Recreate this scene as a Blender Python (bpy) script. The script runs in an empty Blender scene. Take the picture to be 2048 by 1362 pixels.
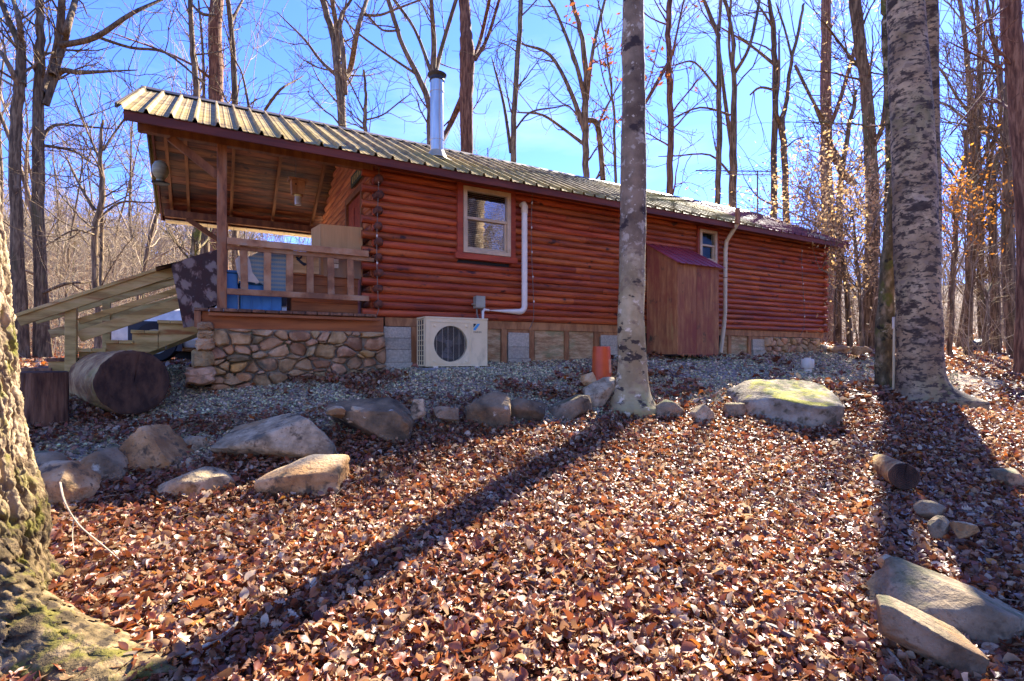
import bpy, math, random
import numpy as np
from mathutils import Vector, Matrix
R=math.radians
random.seed(7); RNG=np.random.default_rng(7)
C=bpy.context.scene.collection
sc=bpy.context.scene
# ---------------------------------------------------------------- camera, sky, sun, exposure
F=1060.0; HZ=711.0; CX=1024.0; ZC=1.5
cam=bpy.data.cameras.new('camera'); co=bpy.data.objects.new('camera',cam); C.objects.link(co)
co.location=(0,0,ZC); co.rotation_euler=(R(90),0,0)
cam.sensor_width=36; cam.lens=36*F/2048; cam.shift_y=(HZ-681)/2048
cam.clip_start=.05; cam.clip_end=3000
sc.camera=co
SUN_AZ=R(32); SUN_EL=R(39)          # azimuth measured from +Y towards +X
w=bpy.data.worlds.new('World'); sc.world=w; w.use_nodes=True
nt=w.node_tree; nt.nodes.clear()
def N(nt,t,**k):
    n=nt.nodes.new(t)
    for a,b in k.items(): setattr(n,a,b)
    return n
wo=N(nt,'ShaderNodeOutputWorld'); bg=N(nt,'ShaderNodeBackground')
sky=N(nt,'ShaderNodeTexSky',sky_type='NISHITA'); sky.sun_disc=False
sky.sun_elevation=SUN_EL; sky.sun_rotation=SUN_AZ
sky.altitude=300; sky.air_density=1.0; sky.dust_density=.15; sky.ozone_density=3.0
tc=N(nt,'ShaderNodeTexCoord'); mp=N(nt,'ShaderNodeMapping'); mp.inputs['Scale'].default_value=(1.2,1.2,4.5)
nz=N(nt,'ShaderNodeTexNoise'); nz.inputs['Scale'].default_value=1.6; nz.inputs['Detail'].default_value=7; nz.inputs['Roughness'].default_value=.55
cr=N(nt,'ShaderNodeMapRange'); cr.inputs['From Min'].default_value=.52; cr.inputs['From Max'].default_value=.85; cr.inputs['To Max'].default_value=.45
tint=N(nt,'ShaderNodeMix',data_type='RGBA',blend_type='MULTIPLY'); tint.inputs['Factor'].default_value=1
tint.inputs['B'].default_value=(.32,.44,.98,1)
mxc=N(nt,'ShaderNodeMix',data_type='RGBA')
mxc.inputs['B'].default_value=(3.0,3.5,4.8,1)
L=nt.links.new
L(tc.outputs['Generated'],mp.inputs['Vector']); L(mp.outputs['Vector'],nz.inputs['Vector']); L(nz.outputs['Fac'],cr.inputs['Value'])
L(sky.outputs['Color'],tint.inputs['A']); L(tint.outputs['Result'],mxc.inputs['A']); L(cr.outputs['Result'],mxc.inputs['Factor'])
L(mxc.outputs['Result'],bg.inputs['Color']); L(bg.outputs['Background'],wo.inputs['Surface'])
bg.inputs['Strength'].default_value=.10
sl=bpy.data.lights.new('sun','SUN'); sl.energy=4.5; sl.angle=R(.6); sl.color=(1,.93,.82)
so=bpy.data.objects.new('sun',sl); C.objects.link(so)
sd=Vector((math.sin(SUN_AZ)*math.cos(SUN_EL),math.cos(SUN_AZ)*math.cos(SUN_EL),math.sin(SUN_EL)))
so.rotation_euler=sd.to_track_quat('Z','Y').to_euler(); so.location=sd*50
sc.view_settings.view_transform='Standard'; sc.view_settings.look='None'; sc.view_settings.exposure=2.5; sc.view_settings.gamma=1
sc.view_settings.use_curve_mapping=False
sc.render.resolution_x=1024; sc.render.resolution_y=681
sc.render.engine='CYCLES'
sc.cycles.max_bounces=6; sc.cycles.diffuse_bounces=4; sc.cycles.glossy_bounces=3; sc.cycles.transparent_max_bounces=12

# ---------------------------------------------------------------- noise
def _h(i,j,k,s):
    n=(i*374761393+j*668265263+k*2147483647+s*974634777)&0xffffffff
    n=((n^(n>>13))*1274126177)&0xffffffff
    return ((n^(n>>16))&0xffffff)/float(0xffffff)
def vnoise(P,s=0):
    P=np.asarray(P,float); i=np.floor(P).astype(np.int64); f=P-i; f=f*f*(3-2*f)
    r=0
    for dx in (0,1):
        for dy in (0,1):
            for dz in (0,1):
                wgt=(f[:,0] if dx else 1-f[:,0])*(f[:,1] if dy else 1-f[:,1])*(f[:,2] if dz else 1-f[:,2])
                r=r+wgt*_h(i[:,0]+dx,i[:,1]+dy,i[:,2]+dz,s)
    return r*2-1
def fbm(P,s=0,o=4):
    P=np.asarray(P,float); a=1; r=0; t=0
    for k in range(o):
        r=r+a*vnoise(P*(2**k),s+k*17); t+=a; a*=.5
    return r/t
def sstep(a,b,x):
    t=np.clip((x-a)/(b-a),0,1); return t*t*(3-2*t)

# ---------------------------------------------------------------- frames
AX,AY=-1.706,6.6; AL=math.atan2(1060,1870); CU,SU=math.cos(AL),math.sin(AL)
def W(px,py,d): return np.array([(px-CX)/F*d,d,ZC-(py-HZ)/F*d])
def cabw(V):                                    # cabin axes (along, back, up) -> world
    V=np.atleast_2d(np.asarray(V,float)); o=V.copy()
    o[:,0]=AX+CU*V[:,0]-SU*V[:,1]; o[:,1]=AY+SU*V[:,0]+CU*V[:,1]; return o
def wcab(V):
    V=np.atleast_2d(np.asarray(V,float)); x=V[:,0]-AX; y=V[:,1]-AY; o=V.copy()
    o[:,0]=CU*x+SU*y; o[:,1]=-SU*x+CU*y; return o
def PS(px,y=0.0):                               # where the sight line px meets the cabin plane y
    r=(px-CX)/F; bx=AX-SU*y; by=AY+CU*y
    return (r*by-bx)/(CU-SU*r)
def PL(px,py,y=0.0):
    s=PS(px,y); d=AY+SU*s+CU*y
    return s,ZC-(py-HZ)/F*d

# ---------------------------------------------------------------- mesh building
class MB:
    def __init__(s): s.v=[]; s.f=[]; s.n=0
    def add(s,V,Fc):
        V=np.asarray(V,float).reshape(-1,3); k=s.n; s.v.append(V); s.n+=len(V)
        s.f+= [tuple(int(i)+k for i in q) for q in Fc]; return s
    def box(s,x0,x1,y0,y1,z0,z1):
        V=[(x,y,z) for z in (z0,z1) for y in (y0,y1) for x in (x0,x1)]
        return s.add(V,[(0,2,3,1),(4,5,7,6),(0,1,5,4),(2,6,7,3),(0,4,6,2),(1,3,7,5)])
    def bar(s,p,q,wd,ht,up=(0,0,1)):
        p=np.array(p,float); q=np.array(q,float); d=(q-p)/np.linalg.norm(q-p)
        a=np.cross(d,up); a/=np.linalg.norm(a); b=np.cross(a,d)
        V=[]
        for e in (p,q):
            for i,j in ((-1,-1),(1,-1),(1,1),(-1,1)): V.append(e+a*wd/2*i+b*ht/2*j)
        return s.add(V,[(0,1,2,3),(7,6,5,4),(0,4,5,1),(1,5,6,2),(2,6,7,3),(3,7,4,0)])
    def tube(s,P,r,n=8,caps=True):
        P=np.asarray(P,float); m=len(P); r=np.full(m,r) if np.isscalar(r) else np.asarray(r,float)
        V,Q=tube_arr(P,r,n)
        s.add(V,Q)
        if caps:
            k=s.n-len(V); s.f.append(tuple(k+i for i in range(n-1,-1,-1))); s.f.append(tuple(k+(m-1)*n+i for i in range(n)))
        return s
    def lathe(s,c,prof,n=20,axis=(0,0,1)):
        P=[np.array(c)+np.array(axis,float)*z for r,z in prof]
        return s.tube_fixed(P,[r for r,z in prof],n,axis)
    def tube_fixed(s,P,r,n,axis):
        ax=np.array(axis,float); ax/=np.linalg.norm(ax)
        ref=np.array((1,0,0.)) if abs(ax[0])<.9 else np.array((0,1,0.))
        a=np.cross(ax,ref); a/=np.linalg.norm(a); b=np.cross(ax,a)
        V=[]; m=len(P)
        for p,rr in zip(P,r):
            for k in range(n):
                t=2*math.pi*k/n; V.append(p+(a*math.cos(t)+b*math.sin(t))*max(rr,1e-4))
        Q=[]
        for i in range(m-1):
            for k in range(n):
                k2=(k+1)%n; Q.append((i*n+k,i*n+k2,(i+1)*n+k2,(i+1)*n+k))
        Q.append(tuple(range(n-1,-1,-1))); Q.append(tuple((m-1)*n+k for k in range(n)))
        return s.add(V,Q)
    def prism(s,poly,y0,y1):                      # polygon in (x,z), extruded along y
        n=len(poly); V=[(x,y0,z) for x,z in poly]+[(x,y1,z) for x,z in poly]
        Q=[tuple(range(n)),tuple(range(2*n-1,n-1,-1))]
        for i in range(n):
            j=(i+1)%n; Q.append((i,i+n,j+n,j))
        return s.add(V,Q)
    def prismx(s,poly,x0,x1):                     # polygon in (y,z), extruded along x
        n=len(poly); V=[(x0,y,z) for y,z in poly]+[(x1,y,z) for y,z in poly]
        Q=[tuple(range(n-1,-1,-1)),tuple(range(n,2*n))]
        for i in range(n):
            j=(i+1)%n; Q.append((i,j,j+n,i+n))
        return s.add(V,Q)
    def arr(s):
        return np.concatenate(s.v) if s.v else np.zeros((0,3))
def tube_arr(P,r,n):
    P=np.asarray(P,float); m=len(P)
    T=np.gradient(P,axis=0); T/=np.linalg.norm(T,axis=1)[:,None]+1e-12
    mean=P[-1]-P[0]; mean/=np.linalg.norm(mean)+1e-12
    ref=np.array((1,0,0.)) if abs(mean[2])>.7 else np.array((0,0,1.))
    A=np.cross(T,ref); A/=np.linalg.norm(A,axis=1)[:,None]+1e-9; B=np.cross(T,A)
    t=np.arange(n)*2*math.pi/n
    V=P[:,None,:]+(A[:,None,:]*np.cos(t)[None,:,None]+B[:,None,:]*np.sin(t)[None,:,None])*np.asarray(r)[:,None,None]
    i=np.arange(m-1)[:,None]*n; k=np.arange(n)[None,:]; k2=(k+1)%n
    Q=np.stack([i+k,i+k2,i+n+k2,i+n+k],-1).reshape(-1,4)
    return V.reshape(-1,3),Q
class QB:                                         # fast builder, quads only
    def __init__(s): s.v=[]; s.q=[]; s.n=0
    def add(s,V,Q): s.v.append(V); s.q.append(Q+s.n); s.n+=len(V)
    def tube(s,P,r,n): V,Q=tube_arr(P,r,n); s.add(V,Q)
    def arr(s): return np.concatenate(s.v)
XF={}
def mesh_np(name,V,Q,smooth=True,col=None):
    me=bpy.data.meshes.new(name); V=np.asarray(V,np.float32); Q=np.asarray(Q,np.int32); k=Q.shape[1]
    me.vertices.add(len(V)); me.vertices.foreach_set('co',V.ravel())
    me.loops.add(Q.size); me.loops.foreach_set('vertex_index',Q.ravel())
    me.polygons.add(len(Q)); me.polygons.foreach_set('loop_start',np.arange(0,Q.size,k,dtype=np.int32))
    me.polygons.foreach_set('use_smooth',np.full(len(Q),smooth))
    if col is not None:
        a=me.color_attributes.new('col','FLOAT_COLOR','POINT')
        a.data.foreach_set('color',np.concatenate([col,np.ones((len(col),1))],1).astype(np.float32).ravel())
    me.update(calc_edges=True); return me
def tag(o,label=None,cat=None,group=None,kind=None):
    if label: o['label']=label
    if cat: o['category']=cat
    if group: o['group']=group
    if kind: o['kind']=kind
    return o
def empty(name,loc,rot=0,label=None,cat=None,group=None,cab=False):
    loc=np.array(loc,float)
    if cab: loc=cabw(loc)[0]; rot=AL+rot
    o=bpy.data.objects.new(name,None); C.objects.link(o); o.empty_display_size=.2
    o.location=loc; o.rotation_euler=(0,0,rot); XF[o.name]=(loc,rot)
    return tag(o,label,cat,group)
def mk(name,mb,mat,parent=None,cab=False,label=None,cat=None,group=None,kind=None,bevel=0,smooth=None,rot=None):
    V=mb.arr()
    if cab: V=cabw(V)
    if parent is not None: loc,rz=XF[parent.name]
    else:
        rz=AL if cab else 0
        if rot is not None: rz=rot
        loc=np.array([(V[:,0].min()+V[:,0].max())/2,(V[:,1].min()+V[:,1].max())/2,V[:,2].min()])
    D=V-loc; c,s_=math.cos(-rz),math.sin(-rz)
    Lc=D.copy(); Lc[:,0]=c*D[:,0]-s_*D[:,1]; Lc[:,1]=s_*D[:,0]+c*D[:,1]
    if isinstance(mb,QB): me=mesh_np(name,Lc,np.concatenate(mb.q))
    else:
        me=bpy.data.meshes.new(name); me.from_pydata([tuple(p) for p in Lc],[],mb.f)
        me.update()
        if smooth is not None:
            me.shade_smooth(); me.set_sharp_from_angle(angle=R(smooth))
    me.materials.append(mat)
    o=bpy.data.objects.new(name,me); C.objects.link(o)
    if parent is not None: o.parent=parent; XF[o.name]=XF[parent.name]
    else: o.location=loc; o.rotation_euler=(0,0,rz); XF[o.name]=(loc,rz)
    if bevel:
        b=o.modifiers.new('bevel','BEVEL'); b.width=bevel; b.segments=2; b.limit_method='ANGLE'; b.harden_normals=False
    return tag(o,label,cat,group,kind)
def copy_tree(o,loc=None,rot=None,sc_=None,label=None,parent=None):
    c=o.copy(); C.objects.link(c)
    if parent: c.parent=parent
    if loc is not None: c.location=loc
    if rot is not None: c.rotation_euler=rot
    if sc_ is not None: c.scale=sc_
    if label: c['label']=label
    for ch in list(o.children): copy_tree(ch,parent=c)
    return c

# ---------------------------------------------------------------- materials
def mat(name,cols,scale=5,stretch=(1,1,1),rough=.7,bump=.3,bscale=None,detail=6,layers=(),spec=.3,vary=0,offs=False,metal=0,attr=None,coord='Object',trans=0,nrough=.6,dist=.01,hue=0):
    """cols: [(pos,rgb)] over a noise; layers: (rgb, scale, lo, hi, stretch[, up]) laid over by noise threshold"""
    warm=lambda q:(min(q[0]*1.13,.9),q[1]*.97,q[2]*.68)
    cols=[(ps,warm(q)) for ps,q in cols]; layers=[(warm(ly[0]),)+tuple(ly[1:]) for ly in layers]
    m=bpy.data.materials.new(name); m.use_nodes=True; t=m.node_tree; t.nodes.clear()
    out=N(t,'ShaderNodeOutputMaterial'); p=N(t,'ShaderNodeBsdfPrincipled'); l=t.links.new
    tcx=N(t,'ShaderNodeTexCoord'); vec=tcx.outputs[coord]
    oi=N(t,'ShaderNodeObjectInfo')
    if offs:
        a=N(t,'ShaderNodeVectorMath',operation='MULTIPLY_ADD'); l(oi.outputs['Random'],a.inputs[0]); a.inputs[1].default_value=(37,19,53); l(vec,a.inputs[2]); vec=a.outputs[0]
    def noise(sc_,st,det=detail,src=None):
        mpp=N(t,'ShaderNodeMapping'); mpp.inputs['Scale'].default_value=st; l(vec,mpp.inputs['Vector'])
        n=N(t,'ShaderNodeTexNoise'); n.inputs['Scale'].default_value=sc_; n.inputs['Detail'].default_value=det; n.inputs['Roughness'].default_value=nrough
        l(mpp.outputs[0],n.inputs['Vector']); return n.outputs['Fac']
    f=noise(scale,stretch)
    rp=N(t,'ShaderNodeValToRGB'); e=rp.color_ramp.elements
    while len(e)<len(cols): e.new(.5)
    for el,(ps,c) in zip(e,cols): el.position=.5+(ps-.5)*.5; el.color=(*c,1)
    l(f,rp.inputs[0]); col=rp.outputs[0]
    if attr:
        at=N(t,'ShaderNodeAttribute'); at.attribute_name=attr
        mm=N(t,'ShaderNodeMix',data_type='RGBA',blend_type='MULTIPLY'); mm.inputs['Factor'].default_value=1; l(at.outputs['Color'],mm.inputs['A']); l(col,mm.inputs['B']); col=mm.outputs['Result']
    for ly in layers:
        rgb,s2,lo,hi,st=ly[:5]
        f2=noise(s2,st,5)
        if len(ly)>5:                                 # grows where the surface faces up
            g=N(t,'ShaderNodeNewGeometry'); sp=N(t,'ShaderNodeSeparateXYZ'); l(g.outputs['Normal'],sp.inputs[0])
            ad=N(t,'ShaderNodeMath',operation='MULTIPLY_ADD'); l(sp.outputs['Z'],ad.inputs[0]); ad.inputs[1].default_value=ly[5]; l(f2,ad.inputs[2]); f2=ad.outputs[0]
        mr=N(t,'ShaderNodeMapRange'); mr.inputs['From Min'].default_value=lo; mr.inputs['From Max'].default_value=hi; l(f2,mr.inputs['Value'])
        mx=N(t,'ShaderNodeMix',data_type='RGBA'); l(mr.outputs[0],mx.inputs['Factor']); l(col,mx.inputs['A']); mx.inputs['B'].default_value=(*rgb,1); col=mx.outputs['Result']
    if vary:
        hs=N(t,'ShaderNodeHueSaturation'); mr=N(t,'ShaderNodeMapRange'); l(oi.outputs['Random'],mr.inputs['Value'])
        mr.inputs['To Min'].default_value=1-vary; mr.inputs['To Max'].default_value=1+vary; l(mr.outputs[0],hs.inputs['Value'])
        if hue:
            m2=N(t,'ShaderNodeMath',operation='MULTIPLY'); l(oi.outputs['Random'],m2.inputs[0]); m2.inputs[1].default_value=7.31
            fr=N(t,'ShaderNodeMath',operation='FRACT'); l(m2.outputs[0],fr.inputs[0])
            m3=N(t,'ShaderNodeMapRange'); l(fr.outputs[0],m3.inputs['Value']); m3.inputs['To Min'].default_value=.5-hue; m3.inputs['To Max'].default_value=.5+hue; l(m3.outputs[0],hs.inputs['Hue'])
        l(col,hs.inputs['Color']); col=hs.outputs[0]
    l(col,p.inputs['Base Color']); p.inputs['Roughness'].default_value=rough; p.inputs['Specular IOR Level'].default_value=spec; p.inputs['Metallic'].default_value=metal
    if bump:
        b=N(t,'ShaderNodeBump'); b.inputs['Strength'].default_value=bump; b.inputs['Distance'].default_value=dist
        fb=noise(bscale,stretch) if bscale else f
        l(fb,b.inputs['Height']); l(b.outputs[0],p.inputs['Normal'])
    sh=p.outputs[0]
    if trans:
        tr=N(t,'ShaderNodeBsdfTranslucent'); l(col,tr.inputs['Color']); ms=N(t,'ShaderNodeMixShader'); ms.inputs[0].default_value=trans
        l(sh,ms.inputs[1]); l(tr.outputs[0],ms.inputs[2]); sh=ms.outputs[0]
    l(sh,out.inputs['Surface']); return m
def plain(name,c,rough=.5,spec=.4,metal=0,bump=0,var=.12,scale=6):
    return mat(name,[(.3,tuple(x*(1-var) for x in c)),(.7,tuple(min(1,x*(1+var)) for x in c))],scale=scale,rough=rough,spec=spec,metal=metal,bump=bump)
M={}
WS=(.6,7,7)      # grain along the cabin's long axis
M['log']=mat('stained_log',[(.2,(.19,.040,.018)),(.5,(.35,.078,.028)),(.8,(.48,.13,.042))],scale=2.2,stretch=WS,rough=.5,bump=.25,vary=.22,hue=.006,offs=True,spec=.3,
    layers=[((.06,.018,.014),3.6,.62,.68,(1,2.0,2.0)),((.17,.045,.035),.9,.56,.72,(1,1.5,3))])
M['logend']=mat('log_end_grain',[(.3,(.07,.03,.02)),(.7,(.16,.06,.035))],scale=14,rough=.8,bump=.4,vary=.2,offs=True)
M['trim']=mat('red_trim_board',[(.3,(.26,.045,.022)),(.7,(.38,.075,.032))],scale=3,stretch=(1,5,5),rough=.6,bump=.2,offs=True,vary=.12)
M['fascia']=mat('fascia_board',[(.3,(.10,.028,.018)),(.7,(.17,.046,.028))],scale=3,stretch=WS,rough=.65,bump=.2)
M['beam']=mat('weathered_beam',[(.25,(.18,.08,.04)),(.5,(.36,.16,.075)),(.8,(.44,.24,.13))],scale=3,stretch=(4,4,1),rough=.7,bump=.3,offs=True,vary=.2,layers=[((.18,.15,.12),3,.55,.75,(4,4,1))])
M['rail']=mat('porch_rail_wood',[(.25,(.20,.10,.055)),(.5,(.36,.19,.10)),(.8,(.42,.28,.18))],scale=4,stretch=(1,1.5,1),rough=.75,bump=.35,offs=True,vary=.15,layers=[((.30,.25,.2),6,.58,.72,(1,1,1))])
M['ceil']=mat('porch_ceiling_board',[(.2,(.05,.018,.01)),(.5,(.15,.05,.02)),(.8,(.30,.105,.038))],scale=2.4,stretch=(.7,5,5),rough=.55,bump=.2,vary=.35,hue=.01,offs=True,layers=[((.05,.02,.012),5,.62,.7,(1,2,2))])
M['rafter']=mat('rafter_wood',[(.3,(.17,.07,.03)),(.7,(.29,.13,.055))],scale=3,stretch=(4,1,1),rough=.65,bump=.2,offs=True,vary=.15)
M['deck']=mat('deck_board',[(.3,(.10,.055,.035)),(.7,(.24,.13,.08))],scale=5,stretch=(4,.6,4),rough=.8,bump=.4,offs=True,vary=.25)
M['joist']=mat('orange_stained_joist',[(.3,(.24,.085,.03)),(.7,(.40,.15,.05))],scale=2.5,stretch=(.6,3,5),rough=.7,bump=.2)
M['cream']=plain('cream_soffit_vinyl',(.72,.62,.45),.5)
M['treated']=mat('treated_lumber',[(.25,(.30,.205,.07)),(.5,(.46,.35,.13)),(.75,(.56,.43,.20))],scale=2.2,stretch=(1,5,6),rough=.7,bump=.25,offs=True,vary=.1,layers=[((.30,.13,.04),2.2,.55,.7,(.8,3,5)),((.07,.03,.015),5,.72,.76,(1,2,2))])
M['metalroof']=mat('weathered_roof_metal',[(.3,(.15,.11,.055)),(.5,(.26,.21,.11)),(.75,(.37,.31,.18))],scale=2.6,stretch=(1,3,3),rough=.62,bump=.1,spec=.15,metal=.0,layers=[((.33,.27,.07),.35,.42,.62,(1,1,1)),((.12,.07,.06),3,.6,.75,(1.5,.5,.5))])
M['redroof']=mat('faded_red_roof_metal',[(.3,(.15,.04,.05)),(.7,(.25,.075,.075))],scale=2,stretch=(1,3,3),rough=.55,bump=.08,spec=.3,layers=[((.36,.33,.25),1.3,.60,.75,(1,.6,1))])
M['shedroof']=mat('red_shed_roof_metal',[(.3,(.20,.02,.035)),(.7,(.30,.045,.06))],scale=2,rough=.45,bump=.08,spec=.5)
M['ridge']=plain('ridge_cap_metal',(.10,.085,.06),.5,metal=.3)
M['stone']=mat('sandstone',[(.25,(.26,.155,.08)),(.5,(.43,.28,.155)),(.75,(.54,.38,.24))],scale=5,rough=.85,bump=.9,bscale=16,vary=.25,hue=.012,offs=True,dist=.02,layers=[((.10,.10,.07),3,.58,.72,(1,1,1)),((.52,.27,.09),2,.56,.72,(1,1,1))])
M['mortar']=mat('grey_mortar',[(.3,(.20,.19,.15)),(.7,(.34,.32,.27))],scale=12,rough=.9,bump=.8,dist=.02,layers=[((.12,.14,.06),3,.52,.66,(1,1,1))])
M['block']=mat('concrete_block',[(.3,(.38,.36,.31)),(.7,(.52,.50,.43))],scale=40,rough=.9,bump=.6,vary=.15,offs=True,layers=[((.26,.27,.20),3,.55,.7,(1,1,1))])
M['osb']=mat('osb_sheet',[(.3,(.30,.18,.09)),(.5,(.45,.31,.17)),(.7,(.55,.43,.27))],scale=9,stretch=(.5,1,2.5),rough=.85,bump=.6,nrough=.75,layers=[((.20,.25,.13),1.6,.50,.66,(1,1,2.2)),((.34,.15,.05),1.1,.60,.72,(1,1,2))])
M['ply']=mat('weathered_plywood',offs=True,vary=.08,cols=[(.1,(.17,.055,.03)),(.5,(.34,.145,.062)),(.9,(.52,.28,.12))],scale=3.2,stretch=(4,4,.45),rough=.75,bump=.5,nrough=.7,layers=[((.24,.065,.04),1.3,.44,.62,(1.4,1.4,.6)),((.06,.055,.03),2.6,.60,.72,(1.5,1.5,1.2)),((.40,.26,.10),2.0,.6,.74,(3,3,.5))])
M['stud']=mat('skirt_stud',[(.3,(.26,.12,.05)),(.7,(.42,.22,.10))],scale=4,stretch=(3,3,1),rough=.75,bump=.3,offs=True,vary=.15)
M['tan']=plain('tan_vinyl',(.52,.42,.30),.45)
M['white']=plain('white_pvc',(.74,.72,.68),.38,var=.05)
M['offwhite']=plain('yellowed_pvc',(.62,.55,.38),.4,var=.08)
M['ac']=mat('ac_enamel',[(.3,(.70,.63,.42)),(.7,(.76,.70,.50))],scale=3,rough=.4,bump=0,spec=.4,layers=[((.40,.36,.26),4,.6,.8,(1,1,.5))])
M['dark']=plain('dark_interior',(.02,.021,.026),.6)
M['grille']=plain('grille_wire',(.36,.34,.28),.5)
M['fan']=plain('fan_blade',(.07,.075,.09),.5)
M['greyplastic']=plain('grey_plastic',(.22,.24,.27),.6)
M['greybox']=plain('grey_steel_box',(.30,.32,.28),.45)
M['black']=plain('black_print',(.015,.015,.018),.5)
M['blue']=plain('blue_print',(.05,.35,.75),.5)
M['tote']=plain('blue_tote_plastic',(.035,.20,.55),.4,spec=.5)
M['card']=mat('cardboard',[(.3,(.46,.27,.12)),(.7,(.53,.32,.15))],scale=2,stretch=(9,9,.6),rough=.8,bump=.1)
M['cardface']=mat('box_side_board',[(.3,(.30,.19,.11)),(.7,(.35,.22,.13))],scale=2,stretch=(9,9,.6),rough=.8,bump=.1)
M['chrome']=mat('stovepipe_steel',[(.3,(.45,.46,.48)),(.7,(.62,.63,.65))],scale=4,stretch=(3,3,.4),rough=.28,bump=0,metal=.95)
M['rustcap']=plain('sooty_cap',(.05,.05,.055),.6,metal=.4)
M['orange']=mat('orange_bucket_plastic',[(.3,(.50,.085,.02)),(.7,(.62,.12,.03))],scale=3,rough=.45,bump=0,spec=.4,layers=[((.30,.06,.025),3,.55,.75,(1,1,.6))])
M['wire']=plain('wire',(.16,.14,.12),.6)
M['bulb']=plain('clear_bulb',(.6,.6,.6),.2)
M['redcloth']=plain('red_cloth',(.40,.03,.02),.8)
M['tire']=plain('rubber',(.02,.02,.022),.8)
M['carpaint']=plain('white_car_paint',(.72,.75,.80),.25,spec=.6)
M['tarp']=plain('blue_grey_tarp',(.035,.05,.075),.7,spec=.1)
M['gplank']=mat('gable_log',[(.28,(.24,.06,.03)),(.5,(.42,.13,.05)),(.75,(.55,.2,.08))],scale=2.2,stretch=(7,.6,7),rough=.55,bump=.25,vary=.2,offs=True)
def glass_mat(refl=.45):
    m=bpy.data.materials.new('window_glass'); m.use_nodes=True; t=m.node_tree; t.nodes.clear(); l=t.links.new
    o=N(t,'ShaderNodeOutputMaterial'); g=N(t,'ShaderNodeBsdfGlossy'); g.inputs['Roughness'].default_value=.015; g.inputs['Color'].default_value=(.9,.9,.95,1)
    tr=N(t,'ShaderNodeBsdfTransparent'); tr.inputs['Color'].default_value=(.8,.82,.82,1)
    nn=N(t,'ShaderNodeTexNoise'); nn.inputs['Scale'].default_value=5; b=N(t,'ShaderNodeBump'); b.inputs['Strength'].default_value=.05; b.inputs['Distance'].default_value=.02; l(nn.outputs[0],b.inputs['Height']); l(b.outputs[0],g.inputs['Normal'])
    x=N(t,'ShaderNodeMixShader'); x.inputs[0].default_value=refl
    l(tr.outputs[0],x.inputs[1]); l(g.outputs[0],x.inputs[2]); l(x.outputs[0],o.inputs['Surface']); return m
M['glass']=glass_mat(.28); M['glassdim']=glass_mat(.015)
def floral():
    m=bpy.data.materials.new('floral_rug'); m.use_nodes=True; t=m.node_tree; l=t.links.new; p=t.nodes['Principled BSDF']; p.inputs['Roughness'].default_value=.9
    tcx=N(t,'ShaderNodeTexCoord'); nn=N(t,'ShaderNodeTexNoise'); nn.inputs['Scale'].default_value=11; nn.inputs['Detail'].default_value=3
    va=N(t,'ShaderNodeVectorMath',operation='MULTIPLY_ADD'); l(nn.outputs['Color'],va.inputs[0]); va.inputs[1].default_value=(.1,.1,.1); l(tcx.outputs['Object'],va.inputs[2])
    v=N(t,'ShaderNodeTexVoronoi'); v.inputs['Scale'].default_value=7.5; l(va.outputs[0],v.inputs['Vector'])
    v2=N(t,'ShaderNodeTexVoronoi'); v2.inputs['Scale'].default_value=17; l(va.outputs[0],v2.inputs['Vector'])
    rp=N(t,'ShaderNodeValToRGB'); e=rp.color_ramp.elements; e[0].position=0; e[0].color=(.5,.3,.06,1); e[1].position=.08; e[1].color=(.28,.21,.14,1)
    for ps,c in ((.34,(.26,.18,.13,1)),(.44,(.13,.075,.05,1)),(.50,(.06,.03,.018,1))): x=e.new(ps); x.color=c
    rp.color_ramp.interpolation='EASE'; l(v.outputs['Distance'],rp.inputs[0])
    mx=N(t,'ShaderNodeMix',data_type='RGBA',blend_type='MULTIPLY'); mx.inputs['Factor'].default_value=.8
    hs=N(t,'ShaderNodeValToRGB'); h=hs.color_ramp.elements; h[0].color=(1.0,.55,.5,1); h[1].color=(.8,.95,1,1); x=h.new(.5); x.color=(1.0,.95,.8,1)
    l(v.outputs['Color'],hs.inputs[0]); l(rp.outputs[0],mx.inputs['A']); l(hs.outputs[0],mx.inputs['B'])
    m2=N(t,'ShaderNodeMix',data_type='RGBA'); mr=N(t,'ShaderNodeMapRange'); mr.inputs['From Min'].default_value=.10; mr.inputs['From Max'].default_value=.16; mr.inputs['To Min'].default_value=.55; mr.inputs['To Max'].default_value=0
    l(v2.outputs['Distance'],mr.inputs['Value']); l(mr.outputs[0],m2.inputs['Factor']); l(mx.outputs['Result'],m2.inputs['A']); m2.inputs['B'].default_value=(.24,.20,.15,1)
    l(m2.outputs['Result'],p.inputs['Base Color']); return m
M['floral']=floral()
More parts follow.
